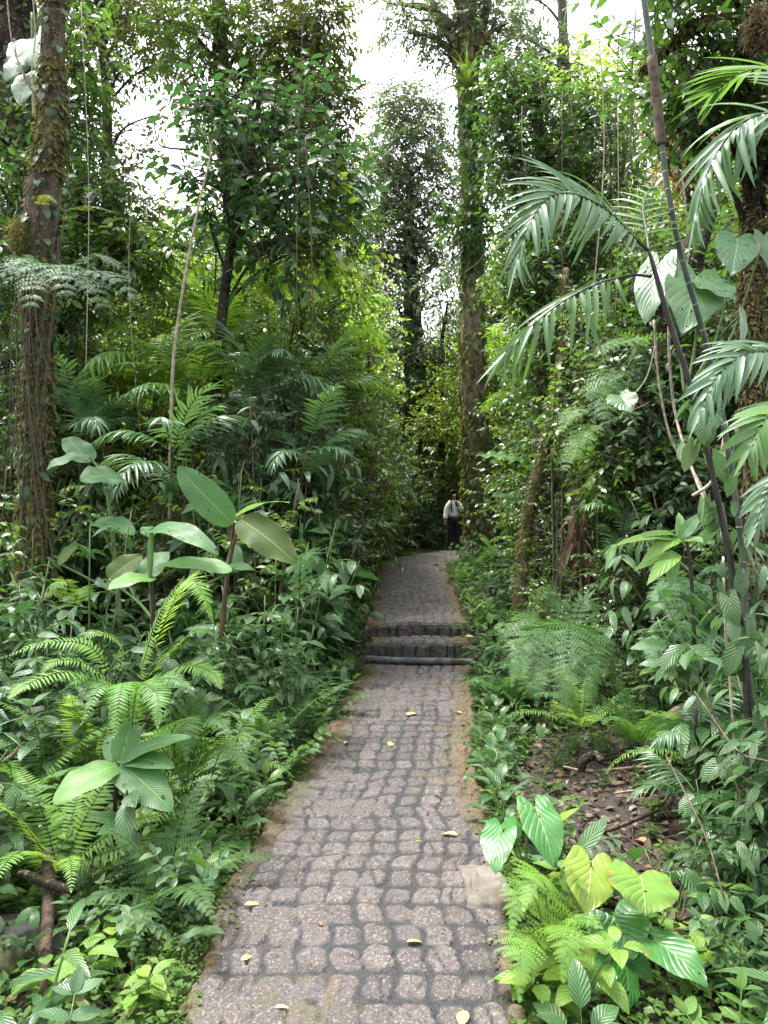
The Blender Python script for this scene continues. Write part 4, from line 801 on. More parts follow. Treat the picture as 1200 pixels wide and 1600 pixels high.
# dark rooty tree in the middle of the right bank
tp = [G(1075, 7.2, -.1), P(1070, 800, 7.2), P(1058, 680, 7.2), P(1050, 560, 7.2), P(1075, 420, 7.3), P(1110, 320, 7.4)]
bl = [B(1000, 560, 7, 70, 60, 36), B(1060, 600, 6.9, 60, 60, 30), B(960, 640, 7.2, 60, 60, 34, 'can_mid'), B(1110, 520, 7, 60, 60, 30), B(1020, 430, 7.2, 60, 60, 34), B(1060, 700, 6.7, 50, 50, 30, 'can_mid'), B(960, 740, 6.8, 50, 50, 34, 'can_mid'), B(1000, 640, 6.6, 70, 60, 34, 'herb_grey'), B(1090, 760, 6.4, 50, 50, 30, 'herb_grey'), B(900, 640, 7.4, 50, 60, 34, 'can_mid'), B(940, 520, 7.6, 60, 60, 40, 'can_mid'), B(1140, 640, 7, 60, 70, 34), B(1000, 700, 7, 60, 40, 24)]
ST, p_, r_ = make_tree('rooty_tree', tp, [.30, .22, .20, .24, .14, .08], bl, ('can_dark', .095), 'bark_dark', 2.0, 'black rooty tree in the shade behind the ringed cane', k=8, seg=26); mark('the black rooty tree', tp[0])
mb = MB()
for k in range(18):
    a = P(R_(1000, 1110), R_(560, 640), R_(6.8, 7.1)); b = a + A(R_(-.25, .15), R_(-.2, .1), R_(-1.5, -.7)); tube(mb, spline([a, (a + b) / 2 + rand_dirs(1)[0] * .1, b], 14), R_(.005, .014), 5, 0, .2)
mb.build('hanging_roots', M['bark_dark'], ST, tp[0])
# leaning mossy trunk
p0 = [G(813, 8.6, -.05), P(816, 880, 8.6), P(828, 790, 8.6), P(848, 715, 8.6), P(862, 640, 8.6), P(878, 540, 8.7), P(884, 420, 8.8)]
mb = MB(); p, r = bark_tube(mb, p0, [.085, .07, .065, .06, .055, .05, .04], 50, 20, .2); o = root('leaning_trunk', p0[0], 'thin leaning mossy trunk right of the golden trunk', 'tree'); mb.build('trunk', M['bark_gold'], o, p0[0]); mark('the leaning mossy trunk', p0[0])
mb = MB(); moss_fuzz(mb, p, r, 3500, .035, 0); moss_fuzz(mb, p, r, 700, .06, 0); mb.build('moss', M['moss'], o, p0[0])
mb = MB(); sprays(mb, *B(880, 560, 8.6, 40, 90, 26)[:3], 6, .10, .18, T_LAN, droop=.7); sprays(mb, *B(890, 480, 8.6, 50, 60, 20)[:3], 6, .10, .18, T_LAN, droop=.7); mb.build('crown', [M['can_olive'], M['twig']], o, p0[0])
# hanging dead palm leaves
o = root('dead_fronds', P(903, 740, 7.4), 'withered brown palm leaves hanging behind the leaning mossy trunk', 'dead leaves')
for k in range(26):
    mb = MB(); b = P(R_(890, 914), R_(740, 850), R_(7.3, 7.5)); leafs(mb, b, A(R_(-.28, .28), R_(-.15, .15), -1), A(R_(-1, 1), R_(-1, .2), .1), R_(.2, .75), R_(.010, .030), T_STRAP, R_(-.7, .7), .6, R_(0, 1), 0, .8, wfreq=18); mb.build('leaf', M['brown'], o, P(903, 740, 7.4))
hstem(o, [(903, 735, 7.42), (905, 800, 7.42), (908, 890, 7.42), (908, 960, 7.45)], .02, .02, 'twig', P(903, 740, 7.4)); mark('the withered palm leaves', P(903, 850, 7.4))
# thin poles in the right thicket
for i, (a, b, r) in enumerate((((868, 905, 7.8), (862, 700, 7.8), .014), ((938, 890, 7.0), (935, 690, 7.0), .012), ((874, 910, 7.6), (880, 690, 7.6), .012), ((866, 900, 7.3), (868, 780, 7.3), .008), ((1010, 800, 6.8), (996, 690, 6.8), .02))):
    q0 = P(*a); q0[2] = gz(q0[0], q0[1]) - .05; mb = MB(); p = spline([q0, P((a[0] + b[0]) / 2 + R_(-4, 4), (a[1] + b[1]) / 2, a[2]), P(*b)], 20); tube(mb, p, r, 7, 0, .12); o = mb.build('thin_pole', M['bark_grey'], origin=q0); tag(o, None, 'sapling', 'thin bare stems in the right thicket'); REG.append((o, 'thin bare stem', q0))
# long pale lianas on the right
for i, (pts, r, lb) in enumerate((([(1022, 500, 5), (1030, 600, 5), (1050, 690, 5), (1085, 740, 4.9), (1110, 790, 4.8)], .008, 'pale rope-like liana slanting down past the black rooty tree'), ([(1045, 490, 5), (1046, 560, 5), (1058, 660, 5), (1100, 780, 4.6), (1120, 800, 4.6)], .009, 'longer pale liana reaching the ringed cane'),
        ([(1026, 530, 5.2), (1010, 590, 5.2), (980, 628, 5.2)], .004, 'thin yellowish vine dangling toward a dark heart leaf'), ([(1130, 870, 3.6), (1132, 960, 3.5), (1140, 1060, 3.5), (1150, 1200, 3.4)], .006, 'pale vine running down beside the dark palm stem'), ([(1135, 660, 4), (1125, 720, 4), (1110, 755, 4), (1082, 775, 4)], .009, 'crooked pale twig caught on the ringed cane'), ([(1160, 690, 4), (1150, 670, 4), (1165, 655, 4), (1180, 690, 4), (1200, 700, 4)], .008, 'looping pale vine near the right palm fronds'))):
    mb = MB(); p = spline([P(*q) for q in pts], 30); tube(mb, p, r, 6, 0, .1); tag(mb.build('liana', M['twig_pale'], origin=p[0]), lb, 'liana')
for k in range(16):
    right = k < 12; px = R_(770, 1180) if right else R_(120, 520); d = R_(5.5, 9.5); t0 = R_(-60, 230); l = R_(300, 640); a = P(px, t0, d); b = P(px + R_(-25, 25), min(t0 + l, 880), d - R_(-.3, .3)); b[2] = max(b[2], gz(b[0], b[1]) + .1); m = (a + b) / 2 + A(R_(-.12, .12), R_(-.1, .1), 0)
    mb = MB(); tube(mb, spline([a, m, b], 18), R_(.003, .007), 5, 0, .15); o = mb.build('thin_liana', M['twig' if k % 3 else 'twig_pale'], origin=a); tag(o, None, 'liana', 'thin hanging lianas'); REG.append((o, 'thin brown hanging liana' if k % 3 else 'thin pale hanging liana', b))
mb = MB()
for a, b, c in (((1090, 1300), (1060, 1480), (1080, 1560)), ((1040, 1180), (1100, 1300), (1130, 1400)), ((1085, 1080), (1150, 1170), (1200, 1190))):
    tube(mb, spline([P(a[0], a[1], 3.4), P(b[0], b[1], 3.0), P(c[0], c[1], 2.7)], 20), .004, 5)
tag(mb.build('creeping_vine', M['twig'], origin=P(1080, 1400, 3.1)), 'thin brown trailing stems over the bare soil at the right edge', 'vine')

# ------------------------------------------------------------------ large plants near the camera
# banana-like plants on the left
def hero(name, base, label, cat): o = root(name, base, label, cat); return o, base
o, og = hero('banana_plant', G(238, 4.9, -.03), 'banana plant with pale arching leaves and one rolled upright leaf', 'banana plant'); mark('the arching banana plant', og + A(0, 0, .6))
hstem(o, [(238, 1010, 4.9), (240, 960, 4.9), (236, 900, 4.9)], .022, .015, 'stem_dark', og)
hleaf(o, 'leaf', (236, 828, 4.9), (341, 868, 4.6), 42, 'banana', T_BAN, 1.1, (.1, -.55, .8), og); hleaf(o, 'leaf', (238, 838, 4.9), (222, 823, 4.95), 22, 'banana', T_BAN, .2, (0, -.4, .9), og)
hleaf(o, 'leaf', (362, 893, 4.6), (243, 886, 4.8), 34, 'banana_light', T_BAN, .7, (0, -.5, .85), og); hleaf(o, 'leaf', (240, 903, 4.9), (170, 922, 4.6), 40, 'banana_light', T_BAN, .8, (-.1, -.65, .7), og)
hleaf(o, 'leaf', (170, 905, 5.0), (222, 868, 5.1), 44, 'banana_olive', T_BAN, .5, (.2, -.6, .7), og); hleaf(o, 'leaf', (222, 905, 5.1), (262, 862, 5.3), 40, 'banana', T_BAN, .6, (.1, -.5, .7), og)
mb = MB(); pr = spline([P(235, 905, 4.85), P(236, 860, 4.85), P(237, 822, 4.85)], 20); tube(mb, pr, np.interp(np.linspace(0, 1, 20), [0, .3, .8, 1], [.010, .016, .017, .010]), 12, 0, .03); mb.build('rolled_leaf', M['banana_light'], o, og)
for q in ([(238, 940, 4.9), (232, 870, 4.9), (236, 828, 4.9)], [(240, 960, 4.9), (300, 925, 4.75), (362, 893, 4.6)], [(238, 960, 4.9), (236, 925, 4.9), (240, 903, 4.9)], [(240, 970, 4.9), (215, 940, 4.95), (170, 905, 5.0)]): hstem(o, q, .012, .007, 'stem', og, 'petiole')
o, og = hero('banana_plant', G(362, 5.4, -.03), 'banana plant with a tall upright leaf and one olive drooping leaf', 'banana plant'); mark('the olive-leaved banana plant', og + A(0, 0, .7))
hstem(o, [(345, 1000, 5.4), (352, 930, 5.4), (360, 870, 5.4), (372, 822, 5.4)], .022, .012, 'stem_red', og)
hleaf(o, 'leaf', (364, 818, 5.4), (277, 729, 5.5), 52, 'banana', T_BAN, .35, (-.35, -.8, .35), og); hleaf(o, 'leaf', (368, 808, 5.4), (453, 786, 5.1), 22, 'banana_light', T_BAN, .7, (.1, -.1, 1), og)
hleaf(o, 'leaf', (376, 812, 5.3), (464, 881, 5.0), 58, 'banana_olive', T_BAN, .6, (.35, -.9, .15), og, .1, label='olive drooping leaf with a browning edge')
hleaf(o, 'leaf', (368, 895, 5.5), (368, 850, 5.6), 26, 'banana', T_BAN, .4, (0, -1, .2), og); hleaf(o, 'leaf', (350, 885, 5.4), (398, 892, 5.2), 22, 'banana', T_BAN, .5, (0, -.5, .9), og)
hstem(o, [(360, 870, 5.4), (362, 840, 5.4), (364, 818, 5.4)], .010, .007, 'stem_red', og, 'petiole')
o, og = hero('banana_plant', G(178, 6.2, -.03), 'banana plant with bluish leaves rising beside the mossy trunk', 'banana plant'); mark('the bluish banana plant', og + A(0, 0, .8))
hstem(o, [(188, 980, 6.2), (182, 900, 6.2), (172, 800, 6.2), (165, 760, 6.2)], .026, .014, 'stem', og)
hleaf(o, 'leaf', (190, 745, 6.2), (126, 752, 5.9), 62, 'banana', T_BAN, .7, (-.1, -.75, .6), og); hleaf(o, 'leaf', (140, 712, 6.3), (72, 735, 6.1), 34, 'banana', T_BAN, .9, (-.1, -.5, .8), og, .1)
hleaf(o, 'leaf', (142, 722, 6.4), (100, 684, 6.5), 42, 'banana', T_BAN, .4, (.3, -.7, .6), og); hleaf(o, 'leaf', (148, 815, 6.1), (210, 836, 5.8), 44, 'banana', T_BAN, .6, (.1, -.5, .8), og, label='bluish-green leaf tilted to the sky')
hleaf(o, 'leaf', (90, 880, 6.1), (124, 850, 6.0), 26, 'banana_olive', T_BAN, .4, (.4, -.6, .6), og)
for q in ([(170, 790, 6.2), (185, 762, 6.2), (190, 745, 6.2)], [(165, 760, 6.2), (155, 735, 6.25), (140, 712, 6.3)], [(182, 880, 6.2), (165, 840, 6.15), (148, 815, 6.1)], [(184, 930, 6.2), (130, 900, 6.15), (90, 880, 6.1)]): hstem(o, q, .012, .008, 'stem', og, 'petiole')
o, og = hero('banana_plant', G(800, 11, -.03), 'banana plant with one ragged leaf in front of the golden trunk', 'banana plant')
hstem(o, [(872, 880, 11), (868, 800, 11), (855, 740, 11)], .03, .02, 'stem', og); hleaf(o, 'leaf', (850, 735, 11), (742, 712, 10.6), 30, 'banana_light', T_BAN, .6, (0, -.5, .8), og, .25, wf=40); hleaf(o, 'leaf', (850, 790, 11), (768, 776, 10.7), 26, 'banana', T_BAN, .6, (0, -.4, .9), og, .1)
hleaf(o, 'leaf', (858, 740, 11), (905, 700, 11.4), 34, 'banana', T_BAN, .6, (0, -.4, .9), og, .1); mark('the ragged-leaved banana plant', og)

# broad shiny rosette in the left foreground
o, og = hero('calathea', G(180, 3.45, -.02), 'broad shiny rosette plant on a black stalk in the foreground', 'foliage plant'); mark('the shiny rosette plant', og + A(0, 0, .4))
hstem(o, [(178, 1330, 3.45), (180, 1260, 3.42), (184, 1195, 3.4)], .012, .008, 'stem_dark', og)
for b, t, wv, bd, nh in (((182, 1196, 3.4), (84, 1258, 3.15), 66, .7, (-.2, -.6, .75)), ((188, 1196, 3.4), (269, 1268, 3.15), 62, .7, (.25, -.7, .6)), ((190, 1192, 3.4), (299, 1152, 3.3), 34, .7, (.1, -.45, .9)), ((192, 1186, 3.42), (273, 1200, 3.25), 36, .6, (.1, -.6, .8)), ((188, 1190, 3.42), (208, 1122, 3.6), 42, .5, (.2, -.6, .5)), ((180, 1190, 3.42), (168, 1150, 3.6), 26, .4, (-.2, -.6, .6))):
    hleaf(o, 'leaf', b, t, wv, 'banana_light' if wv > 64 else 'banana', T_BAN, bd, nh, og, .05)
o, og = hero('ribbed_plant', G(205, 3.25, -.02), 'dark plant with drooping deeply ribbed leaves under the shiny rosette plant', 'foliage plant')
hstem(o, [(200, 1380, 3.25), (202, 1300, 3.22), (198, 1235, 3.2)], .008, .005, 'stem_dark', og)
for b, t, wv in (((200, 1250, 3.2), (195, 1335, 3.05), 36), ((196, 1290, 3.2), (150, 1305, 3.05), 30), ((202, 1240, 3.2), (212, 1262, 3.1), 34), ((204, 1290, 3.2), (216, 1350, 3.1), 22), ((194, 1285, 3.2), (135, 1275, 3.1), 26), ((196, 1240, 3.22), (214, 1215, 3.3), 28)):
    hleaf(o, 'leaf', b, t, wv, 'herb_dark' if wv > 25 else 'herb_grey', T_ELL, .8, (0, -.75, .6), og, .05)

# heart-leaved aroid cluster in the right foreground
o, og = hero('aroid', G(940, 2.75, -.02), 'aroid clump of big heart leaves, one yellow and one spotted', 'aroid'); mark('the yellow-leaved aroid', og + A(0, 0, .25))
for b, t, wv, mt, bd, nh, lb in (((923, 1346, 2.75), (915, 1428, 2.62), 74, 'anthurium_yellow', .5, (-.1, -.9, .35), 'yellow-green heart leaf'), ((1000, 1368, 2.72), (1008, 1432, 2.6), 104, 'anthurium_spot', .5, (.1, -.85, .5), 'spotted leaf with brown and yellow patches'),
        ((958, 1432, 2.72), (990, 1500, 2.6), 92, 'anthurium', .4, (0, -.8, .5), None), ((1024, 1470, 2.6), (1106, 1543, 2.42), 66, 'anthurium', .6, (.2, -.75, .6), 'long pointed heart leaf with a torn hole'), ((952, 1505, 2.6), (922, 1555, 2.5), 40, 'anthurium', .8, (-.3, -.6, .6), None), ((975, 1505, 2.6), (972, 1582, 2.45), 52, 'anthurium', .9, (.5, -.6, .4), None),
        ((985, 1500, 2.65), (1020, 1530, 2.6), 40, 'anthurium', .6, (.2, -.5, .8), None), ((912, 1470, 2.7), (905, 1510, 2.65), 44, 'anthurium_yellow', .6, (0, -.3, .9), None)):
    hleaf(o, 'leaf', b, t, wv * 1.22, mt, T_HRT, bd, nh, og, .05, label=lb)
for a, b in (((945, 1530), (923, 1346)), ((952, 1530), (1000, 1368)), ((948, 1525), (958, 1432)), ((958, 1520), (1024, 1470)), ((946, 1540), (952, 1505)), ((955, 1545), (975, 1505))):
    hstem(o, [(a[0], a[1] + 20, 2.75), ((a[0] + b[0]) / 2 - 6, (a[1] + b[1]) / 2, 2.8), (b[0], b[1], 2.73)], .007, .005, 'stem', og, 'petiole')
o, og = hero('aroid', G(822, 3.1, -.02), 'aroid with two glossy heart leaves beside the tan stone slab', 'aroid'); mark('the slab-side aroid', og + A(0, 0, .2))
for b, t, wv, nh in (((782, 1290, 3.05), (775, 1368, 2.85), 64, (-.35, -.8, .45)), ((836, 1262, 3.1), (866, 1358, 2.9), 74, (.15, -.9, .35)), ((800, 1285, 3.15), (806, 1320, 3.1), 30, (.2, -.5, .8))): hleaf(o, 'leaf', b, t, wv, 'anthurium', T_HRT, .6, nh, og, .05)
for b in ((782, 1290), (836, 1262), (800, 1285)): hstem(o, [(822, 1365, 3.1), ((822 + b[0]) / 2 - 5, (1340 + b[1]) / 2, 3.12), (b[0], b[1], 3.08)], .006, .0045, 'stem', og, 'petiole')
for q in ((( 860, 1290, 3.1), (906, 1262, 3.0), 16, 'brom'), ((905, 1330, 3.0), (950, 1275, 3.1), 30, 'herb_grey')): hleaf(o, 'leaf', *q[:3], q[3], T_LAN, .3, (0, -.6, .7), og)

# huge climbing heart leaves upper right
o, og = hero('climbing_aroid', P(1060, 560, 4.7), 'climber with huge perforated heart leaves behind the ringed cane', 'climbing plant'); mark('the huge heart leaves', og)
for b, t, wv, nh, bd in (((1088, 432, 4.6), (1066, 522, 4.35), 104, (-.05, -.95, .3), .4), ((1100, 440, 4.55), (1148, 470, 4.4), 76, (.25, -.8, .5), .4), ((1030, 412, 4.7), (1008, 508, 4.5), 66, (-.5, -.85, .2), .4), ((1152, 372, 4.7), (1142, 432, 4.5), 76, (-.1, -.9, .35), .5), ((1195, 370, 4.7), (1200, 420, 4.6), 50, (.2, -.9, .4), .5), ((968, 618, 5.2), (985, 645, 5.0), 52, (-.2, -.7, .5), .4), ((1160, 490, 4.6), (1155, 545, 4.5), 26, (.6, -.7, .3), .4)):
    hleaf(o, 'leaf', b, t, wv, 'bigheart' if wv != 52 else 'herb_dark', T_HRT, bd, nh, og, .06)
for b in ((1088, 432, 4.6), (1030, 412, 4.7), (1152, 372, 4.7), (1160, 490, 4.6), (1195, 370, 4.7)): hstem(o, [(1070, 620, 4.8), ((1070 + b[0]) / 2 + 8, 530, 4.85), (b[0], b[1], b[2] + .03)], .010, .006, 'stem', og, 'petiole')

# the dark palm with arching fronds, right foreground
og = G(1178, 3.3, -.05); o = root('palm', og, 'dark-stemmed palm with a high frond arching over to the left', 'palm'); mark('the dark-stemmed palm', og + A(0, 0, .8))
mb = MB(); p = spline([og, P(1166, 1060, 3.3), P(1155, 960, 3.3), P(1132, 830, 3.3), P(1102, 690, 3.3), P(1075, 590, 3.3), P(1045, 500, 3.3), P(1028, 440, 3.3), P(1014, 392, 3.3)], 60); tube(mb, p, np.interp(np.linspace(0, 1, 60), [0, .5, .8, .93, 1], [.017, .0125, .0125, .0105, .008]), 14, 0, .16)
mb.build('stem', M['cane_dark'], o, og)
mb = MB(); climber(mb, p, np.full(60, .016), 110, .11, T_HLOW, .36, off=.06, sel=lambda c, d: (c[:, 2] < 2.1)); tag(mb.build('stem_creeper', M['herb_grey'], origin=og), 'pale green heart-leaved creeper twining up the dark palm stem', 'creeper')
def hfrond(o, og, pts, npair, Lf, Wf, lm, **k):
    mb = MB(); frond(mb, [P(*q) for q in pts], npair, T_STRAP, Lf, Wf, k.pop('ang', (62, 22)), 0, 1, k.pop('rr', .007), k.pop('start', .18), k.pop('up', (0, -.25, 1)), k.pop('bend', .7), .4, k.pop('lift', .15), k.pop('sag', .25), k.pop('prof', 'palm'), k.pop('jit', .05), None, True)
    return mb.build('frond', [M[lm], M['cane_dark']], o, og)
hfrond(o, og, [(1014, 392, 3.3), (990, 370, 3.28), (950, 330, 3.2), (905, 306, 3.1), (862, 306, 3.0), (828, 348, 2.92), (808, 410, 2.88)], 30, .34, .0125, 'palm_grey', bend=.75, sag=.22, start=.16, up=(-.1, -.8, .55), ang=(68, 20), jit=.08)
hfrond(o, og, [(1018, 432, 3.3), (985, 430, 3.25), (935, 443, 3.15), (885, 468, 3.05), (835, 505, 2.95), (790, 550, 2.9)], 17, .36, .0125, 'palm', bend=.8, sag=.5, start=.30, up=(0, -.6, .8), ang=(55, 12), jit=.10)
hfrond(o, og, [(1014, 392, 3.3), (1010, 360, 3.4), (1005, 320, 3.6), (1020, 285, 3.9)], 9, .28, .010, 'palm', bend=.4, sag=.1, start=.3)
# second palm just outside the right edge
og = A((1300 - 600) / FPX * 2.6, 2.6, 0); og[2] = gz(og[0], og[1]) - .05; o = root('palm', og, 'palm outside the frame whose pale fronds reach in from the right', 'palm'); mark('the right-edge palm', P(1190, 620, 2.6))
hstem(o, [(1310, 1800, 2.6), (1300, 1000, 2.6), (1290, 500, 2.6), (1290, 250, 2.6)], .022, .017, 'cane_dark', og)
hfrond(o, og, [(1290, 260, 2.6), (1245, 195, 2.6), (1195, 178, 2.6), (1145, 205, 2.58), (1105, 270, 2.55), (1085, 350, 2.5)], 24, .30, .013, 'palm_grey', bend=.8, sag=.35, up=(0, -.7, .7), ang=(60, 14), jit=.09)
hfrond(o, og, [(1290, 480, 2.6), (1250, 540, 2.5), (1205, 548, 2.45), (1160, 555, 2.4), (1118, 590, 2.35), (1095, 640, 2.3)], 20, .23, .013, 'palm_grey', bend=.7, sag=.2, up=(0, -.7, .7), ang=(60, 14), jit=.08)
hfrond(o, og, [(1295, 600, 2.6), (1260, 630, 2.4), (1225, 640, 2.25), (1195, 655, 2.15), (1170, 700, 2.1)], 16, .22, .015, 'palm', bend=.7, sag=.2, up=(0, -.6, .8), jit=.08)
hfrond(o, og, [(1295, 700, 2.6), (1270, 720, 2.4), (1240, 735, 2.25), (1205, 760, 2.2), (1180, 820, 2.15)], 15, .16, .015, 'palm_grey', bend=.6, sag=.3)
hfrond(o, og, [(1290, 250, 2.6), (1270, 150, 2.8), (1230, 110, 3.0), (1170, 110, 3.2), (1120, 140, 3.3)], 20, .36, .016, 'palm', bend=.4, sag=.1, up=(0, -.9, .5))
# ringed cane
og = G(1190, 3.8, -.05); o = root('ringed_cane', og, 'tall grey-green cane with white rings rising beside the dark-stemmed palm', 'cane'); mark('the ringed cane', P(1150, 900, 3.7))
cp = spline([og, P(1168, 1020, 3.75), P(1158, 850, 3.7), P(1130, 660, 3.65), P(1100, 525, 3.6), P(1066, 405, 3.55), P(1048, 320, 3.5), P(1034, 230, 3.5), P(1026, 150, 3.5), P(1006, 0, 3.5), P(985, -120, 3.5)], 160)
cr_ = np.interp(np.linspace(0, 1, 160), [0, .5, .7, .74, .85, 1], [.0155, .0135, .012, .0125, .015, .011]); mb = MB(); tube(mb, cp, cr_, 14); mb.build('stem', M['cane'], o, og)
for k in range(14, 112, 5):
    mb = MB(); q = cp[k] + (cp[k + 1] - cp[k]) * R_(0, .9); T = norm(cp[k + 1] - cp[k]); tube(mb, np.stack([q - T * .0035, q + T * .0035]), cr_[k] * 1.05, 14); mb.build('ring', M['ring'], o, og)
mb = MB(); tube(mb, cp[112:135], np.linspace(.0205, .024, 23), 14, 0, .08, 12); mb.build('leaf_sheath', M['twig'], o, og)
mb = MB()
for k in range(3): leafs(mb, cp[132 + k], A(R_(-.3, .1), -.1, -1), A(R_(-.3, .3), -1, .2), R_(.12, .22), .008, T_STRAP, .2, .4)
mb.build('dry_leaves', M['brown'], o, og)
for i, (a, b, c) in enumerate((((892, -60, 3.2), (890, 5, 3.2), (886, 48, 3.2)), ((990, -40, 3.2), (992, 5, 3.2), (990, 26, 3.2)))):
    mb = MB(); leafs(mb, P(*a), P(*c) - P(*a), A(1, -.5, 0), np.linalg.norm(P(*c) - P(*a)), .012, T_STRAP, .15, .3); tag(mb.build('hanging_leaflet', M['palm'], origin=P(*a)), ['narrow leaf tip hanging into the top of the sky gap', 'short leaf tip hanging beside the top of the ringed cane'][i], 'leaf')
# broad palmlet leaves, right middle
o, og = hero('fan_plant', G(1075, 4.6, -.02), 'yellow-green plant of broad split leaves in front of the ferns', 'foliage plant'); mark('the split-leaved plant', og + A(0, 0, .8))
hstem(o, [(1085, 1010, 4.6), (1080, 900, 4.6), (1070, 820, 4.6)], .014, .01, 'stem_dark', og)
for b, t, wv, mt in (((1060, 838, 4.55), (975, 850, 4.2), 18, 'herb'), ((1058, 845, 4.5), (955, 855, 4.15), 22, 'herb_light'), ((1062, 842, 4.5), (1000, 882, 4.2), 28, 'herb_light'), ((1060, 870, 4.5), (990, 892, 4.2), 28, 'herb'), ((1060, 865, 4.4), (1010, 915, 4.1), 32, 'herb_light'), ((1062, 842, 4.5), (1100, 800, 4.5), 26, 'banana'), ((1066, 850, 4.5), (1060, 800, 4.6), 24, 'banana_light'), ((1066, 845, 4.5), (1110, 850, 4.3), 28, 'herb'), ((1050, 860, 4.4), (1048, 920, 4.2), 26, 'banana_light'), ((960, 850, 4.4), (945, 895, 4.2), 14, 'palm')):
    hleaf(o, 'leaf', b, t, wv, mt, T_LAN, .7, (0, -.6, .75), og)
# grassy tuft by the steps
o, og = hero('grass_tuft', G(545, 7.3, -.02), 'arching grass tuft at the left end of the steps', 'grass tuft'); mark('the grass tuft', og)
mb = MB(); n = 130; az = R_(0, 6.28, n); el = R_(.5, 1.4, n); leafs(mb, og + np.stack([np.cos(az), np.sin(az), az * 0], 1) * R_(0, .07, n)[:, None], np.stack([np.cos(el) * np.cos(az), np.cos(el) * np.sin(az), np.sin(el)], 1), A(0, 0, 1) + np.stack([-np.cos(az), -np.sin(az), az * 0], 1), R_(.25, .48, n), .006, T_STRAP, R_(.8, 2.0, n), .3); mb.build('blades', M['herb_dark'], o, og)

# ferns: each frond its own mesh
def pfern(label, base, fr, style, lm, sm='stem_dark', up=(0, -.3, 1)):
    o = root('fern', base, label, 'fern')
    for q in fr:
        pts = np.array([P(*k) for k in q]); l = np.linalg.norm(np.diff(pts, axis=0), axis=1).sum(); mb = MB(); fern_frond(mb, pts, l, style, up, .05); mb.build('frond', [M[lm], M[sm]], o, base)
    mark('the ' + label.split(' with ')[0].split(' hanging')[0].split(' spreading')[0], base + A(0, 0, .3)); return o
pfern('light green sword fern with two tall fronds', G(216, 4.0, -.02), [[(216, 1080, 4.0), (228, 1020, 4.0), (252, 955, 3.95), (286, 903, 3.9)], [(222, 1060, 4.0), (262, 960, 3.9), (292, 905, 3.8), (318, 930, 3.7), (332, 970, 3.65)], [(225, 1070, 4.0), (262, 1020, 3.9), (305, 985, 3.8), (330, 990, 3.7)], [(228, 1080, 4.0), (280, 1040, 3.8), (330, 1050, 3.7), (345, 1075, 3.6)]], 'sword', 'fern_light')
pfern('bright fern with low fronds pointing left', G(190, 3.7, -.02), [[(180, 1070, 3.7), (140, 1010, 3.7), (70, 1005, 3.6), (2, 1028, 3.5)], [(182, 1072, 3.7), (130, 1035, 3.6), (80, 1035, 3.5), (62, 1060, 3.4)], [(182, 1070, 3.7), (190, 1010, 3.7), (160, 990, 3.6), (120, 1000, 3.5)], [(178, 1075, 3.7), (110, 1050, 3.5), (40, 1070, 3.3), (15, 1090, 3.2)]], 'sword', 'fern_light')
pfern('arching fern with toothed fronds above the shiny rosette', G(205, 3.6, -.02), [[(200, 1180, 3.6), (195, 1090, 3.6), (160, 1070, 3.4), (128, 1130, 3.2)], [(202, 1180, 3.6), (215, 1075, 3.5), (245, 1085, 3.3), (246, 1135, 3.15)], [(202, 1180, 3.6), (200, 1080, 3.5), (190, 1075, 3.3), (178, 1150, 3.1)], [(204, 1180, 3.6), (225, 1080, 3.6), (265, 1060, 3.5), (300, 1075, 3.4)], [(200, 1180, 3.6), (180, 1085, 3.65), (130, 1060, 3.5), (95, 1080, 3.4)]], 'sword', 'fern')
pfern('dark lobed fern with fronds drooping beside the shiny rosette', G(300, 3.8, -.02), [[(290, 1250, 3.8), (300, 1160, 3.7), (330, 1120, 3.55), (355, 1140, 3.4)], [(288, 1250, 3.8), (270, 1150, 3.7), (290, 1125, 3.5), (292, 1185, 3.35)], [(290, 1250, 3.8), (320, 1180, 3.65), (360, 1170, 3.5), (385, 1200, 3.4)], [(290, 1250, 3.8), (285, 1140, 3.8), (310, 1095, 3.8), (345, 1090, 3.8)]], 'lobed', 'fern_dark')
pfern('small bright fern with one yellow-green frond near the path edge', G(330, 3.9, -.02), [[(330, 1215, 3.8), (345, 1175, 3.75), (375, 1150, 3.7), (404, 1158, 3.6)], [(335, 1220, 3.8), (365, 1195, 3.7), (398, 1205, 3.6)]], 'sword', 'fern_light')
pfern('pale tree fern with drooping fronds across the mossy trunk', P(78, 436, 6.5), [[(80, 436, 6.5), (40, 405, 6.3), (10, 420, 6.1), (-30, 470, 6.0)], [(80, 438, 6.5), (120, 425, 6.3), (175, 430, 6.1), (222, 475, 6.0)], [(78, 440, 6.5), (55, 415, 6.2), (30, 420, 6.0), (0, 450, 5.9)], [(82, 440, 6.5), (110, 425, 6.2), (145, 445, 6.0), (165, 490, 5.9)], [(80, 440, 6.5), (85, 415, 6.2), (95, 425, 5.9), (105, 470, 5.7)], [(80, 438, 6.5), (70, 420, 6.2), (55, 440, 5.9), (45, 490, 5.7)], [(82, 436, 6.5), (140, 400, 6.6), (180, 410, 6.6), (210, 440, 6.6)]], 'lace', 'fern_blue')
pfern('small yellow fern with two withered fronds on the mossy trunk', P(70, 325, 6.7), [[(60, 325, 6.7), (72, 305, 6.6), (90, 318, 6.5)], [(105, 330, 6.7), (140, 322, 6.6), (180, 332, 6.5)]], 'lobed', 'anthurium_yellow')
